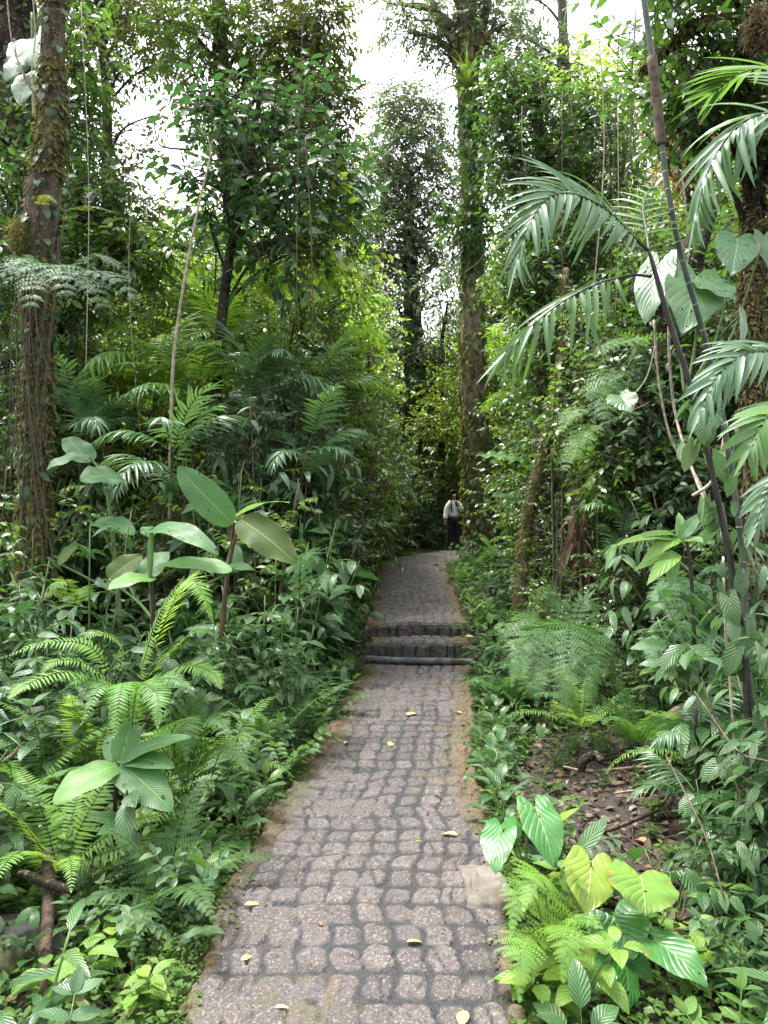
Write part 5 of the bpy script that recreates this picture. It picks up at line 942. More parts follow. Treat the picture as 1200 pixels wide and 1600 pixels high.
pfern('hanging pale fern with lacy fronds on the vine thicket', P(960, 590, 6.0), [[(1000, 545, 6.0), (975, 530, 5.9), (945, 545, 5.8), (925, 560, 5.8)], [(985, 590, 6.0), (955, 580, 5.8), (935, 610, 5.7), (932, 660, 5.6)], [(980, 580, 6.0), (1000, 530, 5.9), (965, 535, 5.7), (930, 545, 5.6)], [(990, 600, 6.0), (965, 600, 5.8), (950, 630, 5.6), (945, 660, 5.5)]], 'lace', 'fern')
pfern('pale drooping fern with feathery fronds under the leaning trunk', P(905, 680, 6.4), [[(925, 690, 6.4), (905, 690, 6.3), (890, 715, 6.2), (880, 740, 6.1)], [(920, 640, 6.4), (900, 640, 6.3), (885, 655, 6.2), (875, 680, 6.1)], [(930, 660, 6.4), (915, 670, 6.2), (905, 690, 6.1), (900, 720, 6.0)]], 'lace', 'fern_light')
pfern('large dark fern with hanging lacy fronds beyond the bare soil', G(880, 5.6, .25), [[(885, 1000, 5.6), (850, 985, 5.3), (815, 1010, 5.0), (800, 1070, 4.8)], [(885, 1000, 5.6), (860, 980, 5.3), (845, 1020, 5.0), (838, 1100, 4.8)], [(888, 1000, 5.6), (890, 975, 5.3), (885, 1040, 4.9), (880, 1120, 4.7)], [(890, 1000, 5.6), (915, 980, 5.3), (925, 1040, 5.0), (925, 1110, 4.8)], [(890, 1000, 5.6), (930, 985, 5.4), (955, 1030, 5.2), (958, 1080, 5.1)], [(880, 1000, 5.6), (835, 965, 5.6), (790, 985, 5.5), (768, 1040, 5.4)], [(885, 1000, 5.6), (880, 945, 5.8), (850, 930, 5.8), (830, 950, 5.8)], [(890, 1000, 5.6), (910, 940, 5.7), (930, 950, 5.6), (925, 990, 5.5)]], 'lobed', 'fern_dark')
pfern('bluish fern with toothed fronds at the right thicket', G(1060, 5.2, .2), [[(1120, 930, 5.2), (1075, 905, 5.0), (1035, 925, 4.8), (1020, 965, 4.7)], [(1120, 1000, 5.0), (1070, 975, 4.8), (1030, 1000, 4.6), (1012, 1040, 4.5)], [(1120, 960, 5.2), (1090, 930, 5.1), (1060, 955, 4.9), (1040, 990, 4.8)], [(1125, 920, 5.3), (1150, 890, 5.2), (1120, 885, 5.1), (1090, 900, 5)], [(1120, 1010, 5), (1110, 990, 4.8), (1090, 1020, 4.6), (1085, 1060, 4.5)]], 'lobed', 'fern_blue')
pfern('light fern with soft fronds overhanging the path edge', G(850, 2.75, -.02), [[(860, 1500, 2.7), (835, 1400, 2.6), (812, 1395, 2.5), (798, 1460, 2.4)], [(862, 1500, 2.7), (850, 1380, 2.6), (835, 1370, 2.5), (818, 1420, 2.4)], [(866, 1500, 2.7), (880, 1440, 2.6), (915, 1435, 2.5), (940, 1450, 2.4)], [(862, 1505, 2.7), (865, 1450, 2.5), (885, 1460, 2.35), (880, 1530, 2.25)], [(860, 1505, 2.7), (830, 1460, 2.5), (815, 1480, 2.35), (812, 1560, 2.25)], [(864, 1500, 2.7), (895, 1380, 2.7), (915, 1390, 2.6)]], 'lobed', 'fern_light', 'stem')
pfern('small fern with yellow-green fronds behind the spotted aroid leaf', G(1030, 2.7, .1), [[(1020, 1480, 2.7), (1035, 1440, 2.65), (1062, 1415, 2.6)], [(850, 1262, 3.3), (870, 1252, 3.25), (896, 1248, 3.2)]], 'sword', 'fern_light', 'stem')
pfern('little fern with pale fronds on the bare soil', G(1040, 4.4, -.0), [[(1050, 1165, 4.4), (1045, 1150, 4.3), (1035, 1150, 4.2), (1030, 1170, 4.1)], [(1052, 1165, 4.4), (1065, 1145, 4.3), (1075, 1152, 4.2)], [(1050, 1165, 4.4), (1040, 1140, 4.4), (1025, 1145, 4.4)]], 'lobed', 'fern_light', 'stem')
pfern('yellow-green fern with wide fronds below the mossy trunk', G(95, 5.6, .0), [[(110, 960, 5.6), (95, 925, 5.5), (70, 930, 5.4), (55, 950, 5.3)], [(110, 960, 5.6), (105, 910, 5.5), (85, 915, 5.4), (60, 935, 5.3)], [(112, 960, 5.6), (125, 920, 5.5), (140, 930, 5.4), (150, 950, 5.3)]], 'lobed', 'fern_light')
pfern('low fern with glowing fronds in front of the dark trunk', P(120, 610, 8.5), [[(130, 625, 8.5), (115, 600, 8.4), (100, 602, 8.3)], [(130, 625, 8.5), (130, 595, 8.4), (145, 600, 8.3)], [(130, 625, 8.5), (122, 598, 8.4), (108, 612, 8.3)]], 'lobed', 'fern_light')
pfern('grey-green fern with two broad fronds by the olive banana leaf', G(480, 5.6, .1), [[(468, 960, 5.5), (470, 880, 5.4), (485, 865, 5.3), (485, 905, 5.2)], [(470, 960, 5.5), (500, 900, 5.4), (515, 905, 5.3), (520, 930, 5.2)]], 'lobed', 'fern_blue')

# ------------------------------------------------------------------ plants that repeat
def bank(px, py): pass
HP = {}
for nm, kind, lm, phrase, nv in (('ribbed_herb', 'rosette', 'herb', 'ribbed green herb', 2), ('ribbed_herb', 'rosette', 'herb_dark', 'dark ribbed herb', 2), ('leafy_herb', 'branching', 'herb_grey', 'grey-green leafy herb', 2), ('leafy_herb', 'branching', 'herb', 'fine-leaved green herb', 2),
                             ('lance_herb', 'lance', 'herb_dark', 'dark lance-leaved herb', 2), ('soft_herb', 'soft', 'herb_light', 'light green soft herb', 3), ('soft_herb', 'soft', 'herb', 'mid-green soft herb', 2), ('creeping_herb', 'mat', 'herb', 'low creeping herb', 2), ('creeping_herb', 'mat', 'herb_light', 'pale creeping herb', 1),
                             ('tall_herb', 'tall', 'herb', 'tall whorled herb', 2), ('tall_herb', 'tall', 'herb_grey', 'tall grey-green herb', 2), ('heart_herb', 'heart', 'herb_dark', 'small heart-leaved herb', 2)):
    HP[(kind, lm)] = ([make_herb(nm, kind, lm) for _ in range(nv)], phrase)
FP = {k: ([make_fern('fern', n, L, st, lm) for _ in range(2)], ph) for k, (n, L, st, lm, ph) in dict(a=(8, .70, 'sword', 'fern_light', 'toothed bright fern'), b=(7, .60, 'lobed', 'fern_dark', 'dark lobed fern'), c=(6, .40, 'sword', 'fern_light', 'small bright fern'), d=(7, .75, 'lobed', 'fern_blue', 'bluish wide fern')).items()}
PTS = []
for x_, y_, s_ in ((.80, 2.55, .22), (.95, 2.4, .22), (.62, 2.7, .16), (.62, 2.95, .14), (1.0, 2.65, .15), (.75, 2.3, .14)): PTS.append((x_, y_, s_))
def ok(x, y, sep, m=.0):
    e = float(edge(x, y)[0][0])
    if e < m: return False
    for (a, b, s) in PTS:
        if (a - x) ** 2 + (b - y) ** 2 < (min(s, sep) if s < .13 or s > .23 else s) ** 2: return False
    return True
def soilpatch(x, y): return math.exp(-(((x - 1.32) / .72) ** 2 + ((y - 4.35) / 1.15) ** 2) ** 1.5)
def inview(x, y, m=80): return y > 1.2 and abs(x / y * FPX) < 600 + m + 120 / y
def put(kind_key, x, y, sc, table, tilt=.18, dz=0):
    protos, ph = table[kind_key]; o = place(protos[rng.integers(len(protos))], (x, y, gz(x, y) + dz), R_(0, 6.28), sc, (R_(-tilt, tilt), R_(-tilt, tilt))); PTS.append((x, y, .16 * sc)); REG.append((o, ph, A(x, y, gz(x, y)))); return o
hk = list(HP.keys())
wl = {('rosette', 'herb'): 3, ('rosette', 'herb_dark'): 2.5, ('branching', 'herb_grey'): 3, ('branching', 'herb'): 3, ('lance', 'herb_dark'): 1.4, ('soft', 'herb_light'): 1.9, ('soft', 'herb'): 3.4, ('mat', 'herb'): 2.0, ('mat', 'herb_light'): 1, ('tall', 'herb'): 1.4, ('tall', 'herb_grey'): 1.2, ('heart', 'herb_dark'): 1.1}
pw = np.array([wl[k] for k in hk]); pw = pw / pw.sum()
def fill_herbs(n, side, ymin, ymax, emax, sep, sc=(.75, 1.25), emin=.05):
    c = 0
    for _ in range(n * 14):
        if c >= n: break
        y = ymin + (ymax - ymin) * R_(0, 1) ** 1.25; i = min(NE - 1, np.searchsorted(LEs[:, 1], y)); e = emin + (emax - emin) * R_(0, 1) ** 1.3
        x = LEs[i, 0] - e if side < 0 else np.interp(y, REs[:1450, 1], REs[:1450, 0]) + e
        if not inview(x, y) or R_(0, 1) < (.88 * soilpatch(x, y) if side > 0 else 0) or not ok(x, y, sep, .03): continue
        k = hk[rng.choice(len(hk), p=pw)]; s = R_(*sc)
        if e < .22 and k[0] in ('tall', 'lance'): continue
        if y < 3.5 and k[0] == 'tall': continue
        if side > 0 and soilpatch(x, y) > .3: s *= .42
        put(k, x, y, s, HP); c += 1
fill_herbs(150, -1, 1.7, 5.2, 2.4, .13); fill_herbs(75, -1, 5.0, 9.5, 3.2, .2, (.9, 1.5)); fill_herbs(52, -1, 8, 17, 1.2, .22, (.6, 1.1), .16)
fill_herbs(80, 1, 1.7, 5.4, 1.7, .13); fill_herbs(46, 1, 5.0, 9.5, 2.6, .2, (.8, 1.4)); fill_herbs(40, 1, 8, 15.5, 1.2, .22, (.9, 1.4))
# the row of ribbed plants along the right edge of the path
for px, d in ((758, 3.55), (772, 3.75), (760, 4.05), (775, 4.25), (756, 4.5), (768, 4.7), (758, 4.95), (772, 5.2), (764, 5.5), (778, 5.6), (768, 6.0), (762, 6.4)):
    q = G(px, d); q[0] = max(q[0], float(np.interp(d, REs[:1450, 1], REs[:1450, 0])) + .04)
    put(('rosette', 'herb_grey') if ('rosette', 'herb_grey') in HP else ('rosette', 'herb_dark'), q[0], q[1], R_(.8, 1.1), HP)
for _ in range(150):      # creeping plants spilling over the path's edges
    side = rng.choice([-1, 1]); y = 1.9 + 7 * R_(0, 1) ** 1.3
    if abs(y - 8.1) < .45: continue
    i = np.searchsorted(LEs[:, 1], y); e = R_(-.01, .07); x = LEs[i, 0] - e if side < 0 else np.interp(y, REs[:1450, 1], REs[:1450, 0]) + e
    if inview(x, y): put(('mat', 'herb') if R_(0, 1) < .75 else ('mat', 'herb_light'), x, y, R_(.35, .7), HP, .1, .03)
c = 0
for _ in range(1500):
    if c > 84: break
    side = rng.choice([-1, -1, 1]); y = 2.4 + 9 * R_(0, 1) ** 1.5; i = np.searchsorted(LEs[:, 1], y); e = R_(.25, 3.0); x = LEs[i, 0] - e if side < 0 else np.interp(y, REs[:1450, 1], REs[:1450, 0]) + e
    if x > .4 and y < 3.6: continue
    if inview(x, y) and ok(x, y, .15, .15) and soilpatch(x, y) < .25: put(rng.choice(['a', 'b', 'c', 'd'], p=[.36, .16, .30, .18]), x, y, R_(.7, 1.2), FP); c += 1

for px, d, L, st_, lm, lb in ((92, 3.25, .75, 'sword', 'fern_light', 'large bright fern arching in front of the dark mossy rock'), (20, 3.9, .8, 'sword', 'fern', 'big green fern cut by the left edge of the picture'), (345, 4.5, .7, 'sword', 'fern_light', 'bright fern between the olive-leaved banana plant and the path'), (420, 4.9, .65, 'sword', 'fern', 'green fern leaning to the path below the grass tuft'), (140, 4.4, .85, 'sword', 'fern_light', 'wide bright fern in front of the bluish banana plant'), (262, 3.05, .6, 'lobed', 'fern_dark', 'dark lobed fern nearest the camera on the left bank'), (470, 5.8, .7, 'sword', 'fern', 'fern hanging over the left path edge before the steps'), (1000, 5.0, .7, 'lobed', 'fern', 'green fern over the far side of the bare soil'), (1110, 4.6, .7, 'sword', 'fern_light', 'bright fern below the split-leaved plant'), (800, 6.2, .7, 'lobed', 'fern', 'lobed green fern right of the grey pipe')):
    f_ = make_fern('fern', 9, L, st_, lm, (.5, 1.2), (1.3, 2.2)); f_.location = tuple(G(px, d, .14)); tag(f_, lb, 'fern'); q = G(px, d); PTS.append((q[0], q[1], .16))
# shrubs
SH = {}
for k, (h, rd, ph) in dict(droopy=(1.7, .65, 'shrub with long drooping leaves'), fine=(1.7, .7, 'fine-leaved dark shrub'), whorl=(1.1, .45, 'glossy dark shrub'), bright=(2.2, .9, 'bright yellow-green shrub'), broad=(1.3, .5, 'broad-leaved dark shrub'), mid=(2.0, .8, 'mid-green shrub')).items():
    SH[k] = ([make_shrub({'droopy': 'drooping_shrub', 'fine': 'fine_shrub', 'whorl': 'glossy_shrub', 'bright': 'bright_shrub', 'broad': 'broadleaf_shrub', 'mid': 'green_shrub'}[k], h, rd, k) for _ in range(2)], ph, h)
def shrub(px, d, top, kind):
    q = G(px, d, -.03); hz = CAMZ + (800 - top) / FPX * d - q[2]; protos, ph, h = SH[kind]; s = max(.35, hz / h * (1.15 if kind == 'droopy' else 1.08)); o = place(protos[rng.integers(2)], q, R_(0, 6.28), s); wq = s if s < 1.2 else 1.2 + (s - 1.2) * .3; o.scale = (wq, wq, s); PTS.append((q[0], q[1], .25 * s)); REG.append((o, ph, q))
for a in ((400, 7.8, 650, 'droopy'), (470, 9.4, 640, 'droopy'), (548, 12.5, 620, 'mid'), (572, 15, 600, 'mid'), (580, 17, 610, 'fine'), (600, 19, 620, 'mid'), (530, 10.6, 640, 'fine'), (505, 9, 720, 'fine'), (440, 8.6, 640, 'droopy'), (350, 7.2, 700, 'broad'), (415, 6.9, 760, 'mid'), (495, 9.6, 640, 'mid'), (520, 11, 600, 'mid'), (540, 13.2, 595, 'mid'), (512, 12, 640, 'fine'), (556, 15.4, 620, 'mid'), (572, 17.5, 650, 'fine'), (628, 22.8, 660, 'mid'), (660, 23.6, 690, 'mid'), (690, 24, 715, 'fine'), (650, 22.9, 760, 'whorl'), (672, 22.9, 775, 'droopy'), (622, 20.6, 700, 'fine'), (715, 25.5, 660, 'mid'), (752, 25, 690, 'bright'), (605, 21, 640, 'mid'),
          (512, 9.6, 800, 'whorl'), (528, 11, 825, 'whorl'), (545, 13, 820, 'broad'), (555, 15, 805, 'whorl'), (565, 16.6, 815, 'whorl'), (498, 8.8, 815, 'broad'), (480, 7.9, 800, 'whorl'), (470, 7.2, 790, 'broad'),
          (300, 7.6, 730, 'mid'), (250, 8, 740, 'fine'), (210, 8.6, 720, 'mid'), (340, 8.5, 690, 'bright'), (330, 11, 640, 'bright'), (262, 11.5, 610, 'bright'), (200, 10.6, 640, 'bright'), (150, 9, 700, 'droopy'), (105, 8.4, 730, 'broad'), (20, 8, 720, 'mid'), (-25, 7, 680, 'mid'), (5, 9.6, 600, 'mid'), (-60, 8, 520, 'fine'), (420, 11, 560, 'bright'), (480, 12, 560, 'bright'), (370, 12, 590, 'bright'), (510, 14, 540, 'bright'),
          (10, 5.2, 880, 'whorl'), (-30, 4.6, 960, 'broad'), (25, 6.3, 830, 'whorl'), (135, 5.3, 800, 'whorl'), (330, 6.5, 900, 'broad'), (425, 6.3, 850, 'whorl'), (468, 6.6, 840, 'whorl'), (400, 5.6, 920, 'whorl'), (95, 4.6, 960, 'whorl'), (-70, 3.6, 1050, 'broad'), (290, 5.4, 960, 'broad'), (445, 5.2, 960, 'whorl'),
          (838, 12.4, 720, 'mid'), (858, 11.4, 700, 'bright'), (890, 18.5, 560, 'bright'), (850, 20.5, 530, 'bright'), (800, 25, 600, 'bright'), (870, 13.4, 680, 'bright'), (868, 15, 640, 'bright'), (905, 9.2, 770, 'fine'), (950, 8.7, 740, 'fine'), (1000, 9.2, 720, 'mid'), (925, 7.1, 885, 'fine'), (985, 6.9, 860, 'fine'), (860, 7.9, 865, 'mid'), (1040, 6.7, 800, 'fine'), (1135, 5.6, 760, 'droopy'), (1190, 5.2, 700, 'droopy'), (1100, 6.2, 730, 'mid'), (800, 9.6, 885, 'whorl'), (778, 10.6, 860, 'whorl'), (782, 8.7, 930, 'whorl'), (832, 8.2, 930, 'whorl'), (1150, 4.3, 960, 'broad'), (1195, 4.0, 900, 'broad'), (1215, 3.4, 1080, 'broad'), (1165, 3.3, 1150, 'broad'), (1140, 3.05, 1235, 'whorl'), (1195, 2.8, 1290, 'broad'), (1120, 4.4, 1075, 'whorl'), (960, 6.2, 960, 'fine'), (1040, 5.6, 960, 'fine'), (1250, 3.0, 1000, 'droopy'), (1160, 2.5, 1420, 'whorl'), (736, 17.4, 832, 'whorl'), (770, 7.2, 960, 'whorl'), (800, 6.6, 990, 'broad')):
    shrub(*a)
for px, d, top, kind in ((1330, 3.0, 1000, 'broad'), (1400, 4.2, 850, 'mid'), (1350, 5.5, 760, 'mid'), (1480, 3.4, 1050, 'whorl'), (1450, 2.2, 1250, 'broad'), (1550, 2.6, 1150, 'mid'), (-160, 3.2, 1050, 'broad'), (-220, 4.5, 850, 'mid'), (-300, 3.0, 1050, 'whorl'), (-250, 2.3, 1250, 'broad')): shrub(px, d, top, kind)
for _ in range(400):            # thicket further back
    if len([1 for r in REG if r[1].endswith('thicket')]) > 46: break
    y = R_(12, 30); x = rng.choice([-1, 1]) * R_(2.2, 17); px = 600 + x / y * FPX
    if not (-150 < px < 1350) or not ok(x, y, .9, .6) or (abs(px - 712) < 85 and y < 24): continue
    kind = rng.choice(['bright', 'mid', 'fine'], p=[.5, .35, .15]); protos, ph, h = SH[kind]; o = place(protos[rng.integers(2)], (x, y, gz(x, y) - .05), R_(0, 6.28), R_(1.2, 2.1)); PTS.append((x, y, .9)); REG.append((o, ph + ' in the back thicket', A(x, y, gz(x, y))))
# understorey trees: leafy from the knee up
UT = {}
for kk, (mat, Lq, ph) in dict(b=('can_light', .12, 'bright understorey tree'), d=('can_dark', .13, 'dark understorey tree'), m=('can_mid', .10, 'mid-green understorey tree'), g=('herb_grey', .15, 'grey-green understorey tree')).items():
    lst = []
    for v in range(2):
        h = 5.0; tr = [A(0, 0, -.3), A(R_(-.1, .1), R_(-.1, .1), h * .3), A(R_(-.3, .3), R_(-.3, .3), h * .65), A(R_(-.4, .4), R_(-.4, .4), h * .97)]; bl = []
        for j in range(15):
            zz = h * (.12 + .86 * (j + R_(0, 1)) / 15); az = j * 2.4; q_ = R_(.2, 1.0) * (1.2 - .55 * zz / h); s = R_(.42, .75); bl.append((A(math.cos(az) * q_, math.sin(az) * q_, zz), A(s, s, s * .8), 34))
        lst.append(make_tree('understorey_tree', tr, [.06, .05, .035, .015], bl, (mat, Lq), 'bark_dark', 1.0, None, 'tree', None, 10, k=8, plain=True)[0])
    UT[kk] = (lst, ph)
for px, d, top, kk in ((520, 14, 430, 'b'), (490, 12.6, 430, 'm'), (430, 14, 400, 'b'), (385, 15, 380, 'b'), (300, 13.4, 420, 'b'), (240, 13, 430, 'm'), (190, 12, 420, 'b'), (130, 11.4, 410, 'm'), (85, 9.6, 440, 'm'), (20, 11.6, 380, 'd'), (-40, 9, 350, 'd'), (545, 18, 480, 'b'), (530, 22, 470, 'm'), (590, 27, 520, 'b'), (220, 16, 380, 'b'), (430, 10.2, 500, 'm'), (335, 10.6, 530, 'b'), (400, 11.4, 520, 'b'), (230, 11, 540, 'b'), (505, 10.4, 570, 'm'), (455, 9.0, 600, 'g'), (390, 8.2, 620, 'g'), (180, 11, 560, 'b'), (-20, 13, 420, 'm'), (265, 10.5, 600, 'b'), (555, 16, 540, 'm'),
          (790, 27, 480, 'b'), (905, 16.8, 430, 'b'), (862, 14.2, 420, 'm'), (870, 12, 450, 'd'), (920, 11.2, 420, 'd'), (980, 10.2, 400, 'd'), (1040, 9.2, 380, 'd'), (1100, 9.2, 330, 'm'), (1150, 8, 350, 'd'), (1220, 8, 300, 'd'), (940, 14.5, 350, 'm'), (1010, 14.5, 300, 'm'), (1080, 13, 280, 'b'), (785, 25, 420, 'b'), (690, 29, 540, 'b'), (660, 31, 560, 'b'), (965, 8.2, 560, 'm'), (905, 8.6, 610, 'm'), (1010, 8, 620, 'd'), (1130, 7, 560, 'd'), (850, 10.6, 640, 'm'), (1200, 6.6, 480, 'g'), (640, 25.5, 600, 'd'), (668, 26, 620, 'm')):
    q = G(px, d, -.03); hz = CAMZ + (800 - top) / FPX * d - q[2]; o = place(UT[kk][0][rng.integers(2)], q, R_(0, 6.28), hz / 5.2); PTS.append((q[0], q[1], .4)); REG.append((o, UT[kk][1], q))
# understorey palms
for px, cpy, d, L, lm in ((300, 590, 9, 1.0, 'palm_light'), (372, 520, 10.6, 1.0, 'palm_light'), (425, 430, 11, .9, 'palm_light'), (415, 590, 8.8, .95, 'palm_grey'), (520, 480, 13.5, 1.1, 'palm_light'), (556, 520, 15.5, 1.2, 'palm_light'), (478, 610, 10.2, 1.0, 'palm'), (225, 580, 9.4, 1.0, 'palm_light'), (150, 650, 8.6, .9, 'palm_grey'), (330, 380, 11.5, 1.0, 'palm_light'), (95, 570, 11, 1.1, 'palm'), (285, 480, 12, 1.2, 'palm_light'), (545, 600, 14, 1.1, 'palm_light'), (470, 700, 8.0, .8, 'palm_grey'), (460, 390, 12.6, 1.0, 'palm'), (830, 610, 14, 1.1, 'palm_light'), (795, 540, 18, 1.2, 'palm_light'), (960, 800, 6.6, .5, 'palm'), (270, 690, 7.6, .8, 'palm_grey'), (1090, 1110, 4.0, .35, 'palm_grey')):
    q = G(px, d, 0); h = CAMZ + (800 - cpy) / FPX * d - q[2]; o = make_palm('understorey_palm', max(.25, h), 9, L * 1.15, lm, 18, .05); o.location = tuple(q); REG.append((o, {'palm': 'slender green palm', 'palm_grey': 'small grey-green palm', 'palm_light': 'bright feathery palm'}[lm], q)); PTS.append((q[0], q[1], .3))

# trees of the forest behind
BT = []
for k, (h, mat) in enumerate(((12, 'can_mid'), (10, 'can_light'), (13, 'can_grey_hazed'), (11, 'can_olive'), (12, 'can_dark'))):
    tr = [A(0, 0, -.3), A(R_(-.2, .2), R_(-.2, .2), h * .3), A(R_(-.5, .5), R_(-.5, .5), h * .65), A(R_(-.8, .8), R_(-.8, .8), h * .95)]; bl = []
    for j in range(15):
        zz = h * (.14 + .86 * (j + R_(0, 1)) / 15); az = j * 2.4; rr_ = R_(.5, 2.0) * (1.15 - .5 * zz / h); c = A(math.cos(az) * rr_, math.sin(az) * rr_, zz); s = R_(.7, 1.25); bl.append((c, A(s, s, s * .75), 48))
    o, p_, r_ = make_tree('forest_tree', tr, [.20, .16, .11, .05], bl, (mat, .165), 'bark_grey', 1.0, None, 'tree', 'trees of the forest behind', 12, k=9, plain=True); BT.append(o)
BTP = ['mid-green', 'light green', 'greyish', 'olive', 'dark']
BH = [12, 10, 13, 11, 12]
def btree(k, px, d, top):
    q = G(px, d); hz = CAMZ + (800 - top) / FPX * d - q[2]; o = place(BT[k], q, R_(0, 6.28), hz / (BH[k] * 1.06)); REG.append((o, BTP[k] + ' forest tree', q))
for a in ((4, -60, 15, -150), (0, 20, 17, 60), (4, 90, 18, 300), (0, 180, 21, 330), (3, 250, 24, 350), (1, 320, 20, 300), (0, 395, 19, 190), (3, 460, 22, 120), (0, 520, 26, 240), (2, 560, 30, 330), (1, 430, 28, 380), (1, 230, 30, 420), (1, 110, 28, 420), (2, 0, 26, 300), (3, -150, 20, 0), (2, 578, 34, 330), (2, 706, 36, 390), (1, 590, 34, 500), (1, 690, 36, 520), (2, 720, 33, 470), (1, 770, 26, 420), (1, 800, 30, 350), (2, 830, 24, 230), (1, 900, 26, 220), (3, 960, 22, 230), (0, 1010, 18, 190), (1, 1060, 24, 200), (4, 1110, 15, 130), (0, 1160, 17, 60), (4, 1230, 13, -60), (1, 1320, 18, 0), (0, 1240, 26, 0), (4, 930, 14, 330), (1, 860, 17, 380), (2, 610, 44, 440), (3, 350, 15, 420), (1, 480, 17, 420)):
    btree(*a)
mb = MB()
for k in range(520):
    d = R_(38, 62); px = R_(-500, 1700); top = np.interp(px, [0, 300, 540, 620, 740, 900, 1200], [420, 440, 470, 560, 540, 440, 380]) + R_(-50, 60) ; zt = CAMZ + (800 - top) / FPX * d; z = R_(.5, max(1, zt)); c = A((px - 600) / FPX * d, d, z)
    sprays(mb, c, A(2.2, 2.0, 1.5), 14, 8, .34, .28, T_LOW, tw=.01)
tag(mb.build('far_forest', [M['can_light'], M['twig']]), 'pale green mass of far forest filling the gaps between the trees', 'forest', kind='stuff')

# ground cover and litter nobody could count
mb = MB(); N = 70000; y = 1.5 + 15 * R_(0, 1, N) ** 1.6; x = R_(-1, 1, N) * (y * .56 + .5); e, sd, zz = edge(x, y); den = fbm(x * 1.4, y * 1.4, 91); sp = np.exp(-(((x - 1.32) / .72) ** 2 + ((y - 4.35) / 1.15) ** 2) ** 1.5)
k = (e > -.05) & ((den > .40 + .12 * sp) | (e < .10)) & (R_(0, 1, N) < np.where(e < 0, .45, 1)) & (R_(0, 1, N) > 1.02 * sp) & (e < 3.5); x, y = x[k], y[k]; n = len(x); D = rand_dirs(n); D[:, 2] = np.abs(D[:, 2]) * .5; Lq = R_(.018, .045, n) * (1 + y * .05)
leafs(mb, np.stack([x, y, gz(x, y) + R_(0, .10, n)], 1), D, A(0, 0, 1) + rand_dirs(n) * .5, Lq, Lq * .38, T_TINY, .5, .1)
tag(mb.build('ground_cover', M['herb']), 'tiny-leaved ground cover carpeting both banks of the path', 'ground cover', kind='stuff')
mb = MB(); N = 3000; y = 1.8 + 6 * R_(0, 1, N); x = R_(-.75, 1.0, N); e, sd, zz = edge(x, y); k = (e < -.03) & (R_(0, 1, N) < .05 + .5 * np.exp(e / .10)) & (y < 7.7); x, y = x[k], y[k]; n = len(x)
Lq = R_(.008, .032, n); leafs(mb, np.stack([x, y, R_(.014, .025, n)], 1), rand_dirs(n) * A(1, 1, .2), A(0, 0, 1) + rand_dirs(n) * .35, Lq, Lq * R_(.15, .4, n), T_LOW, R_(-.6, 1.2, n), .2)
N = 9000; y = 1.5 + 9 * R_(0, 1, N) ** 1.4; x = R_(-1, 1, N) * (y * .56 + .5); e, sd, zz = edge(x, y); k = (e > .02) & (e < 2.5); x, y = x[k], y[k]
x2 = rng.normal(1.32, .5, 1000); y2 = rng.normal(4.3, .9, 1000); k = edge(x2, y2)[0] > .05; x = np.concatenate([x, x2[k]]); y = np.concatenate([y, y2[k]]); n = len(x)
D = rand_dirs(n) * A(1, 1, .35); Lq = R_(.02, .075, n); leafs(mb, np.stack([x, y, gz(x, y) + R_(.0, .03, n)], 1), D, A(0, 0, 1) + rand_dirs(n) * .35, Lq, Lq * R_(.2, .38, n), T_LOW, R_(-.6, 1.2, n), .2)
n = 700; x = R_(-2.5, 2.5, n); y = R_(1.6, 8, n); k = edge(x, y)[0] > .03; x, y = x[k], y[k]; a = R_(0, 6.28, len(x)); c = np.stack([x, y, gz(x, y) + .012], 1); dv = np.stack([np.cos(a), np.sin(a), R_(-.1, .15, len(x))], 1) * R_(.04, .18, len(x))[:, None]; sticks(mb, c - dv, c + dv, R_(.002, .005, len(x)), .002, 1)
tag(mb.build('leaf_litter', [M['litter'], M['twig']]), 'brown dead leaves and twigs littering the soil on both banks', 'leaf litter', kind='stuff')

# single leaves lying on the path
def pathz(y): return .0 if y < 7.86 else (.325 + (y - 8.4) * .0158 if y > 8.34 else .205)
for px, py, s, az, mt, lb in ((645, 1113, 26, .6, 'yellow', 'pale yellow fallen leaf farthest up the lower path'), (715, 1110, 20, 2, 'yellow', 'small yellow fallen leaf near the right edge below the steps'), (612, 1160, 24, 1.1, 'yellow', 'pale fallen leaf in the middle of the path above the crack'), (702, 1300, 26, 2.8, 'yellow', 'long cream fallen leaf left of the slab-side heart leaves'), (655, 1313, 14, .4, 'brom', 'tiny green-yellow leaf scrap on a stone'),
        (724, 1584, 46, 1.3, 'yellow', 'large yellow leaf with a purple edge at the bottom of the path'), (648, 1468, 26, .2, 'yellow', 'pale yellow leaf lying on the dark mortar'), (394, 1410, 24, .3, 'yellow', 'yellow fallen leaf at the left mossy edge of the path'), (386, 1494, 22, .7, 'yellow', 'cream fallen leaf on the worn left half of the path'), (441, 1571, 22, .1, 'yellow', 'small cream leaf near the bottom left of the path'), (540, 1158, 14, 1.4, 'yellow', 'tiny yellow leaf on the path by the left moss'), (683, 1240, 16, 2.2, 'brown', 'small brown fallen leaf on the middle stones'), (500, 1440, 18, 1.9, 'brown', 'curled brown fallen leaf on the smeared concrete')):
    d = CAMZ * FPX / (py - 800) * .985; q = P(px, py, d); q[2] = .023; mb = MB(); L = S(s, d) * 1.0; D = A(math.cos(az), math.sin(az), .12); leafs(mb, (q - D * L * .5)[None], D, A(R_(-.3, .3), R_(-.3, .3), 1), L, L * .24, T_ELL, .5, .2, .6)
    tag(mb.build('fallen_leaf', M[mt], origin=q), lb, 'fallen leaf', 'leaves fallen on the path')
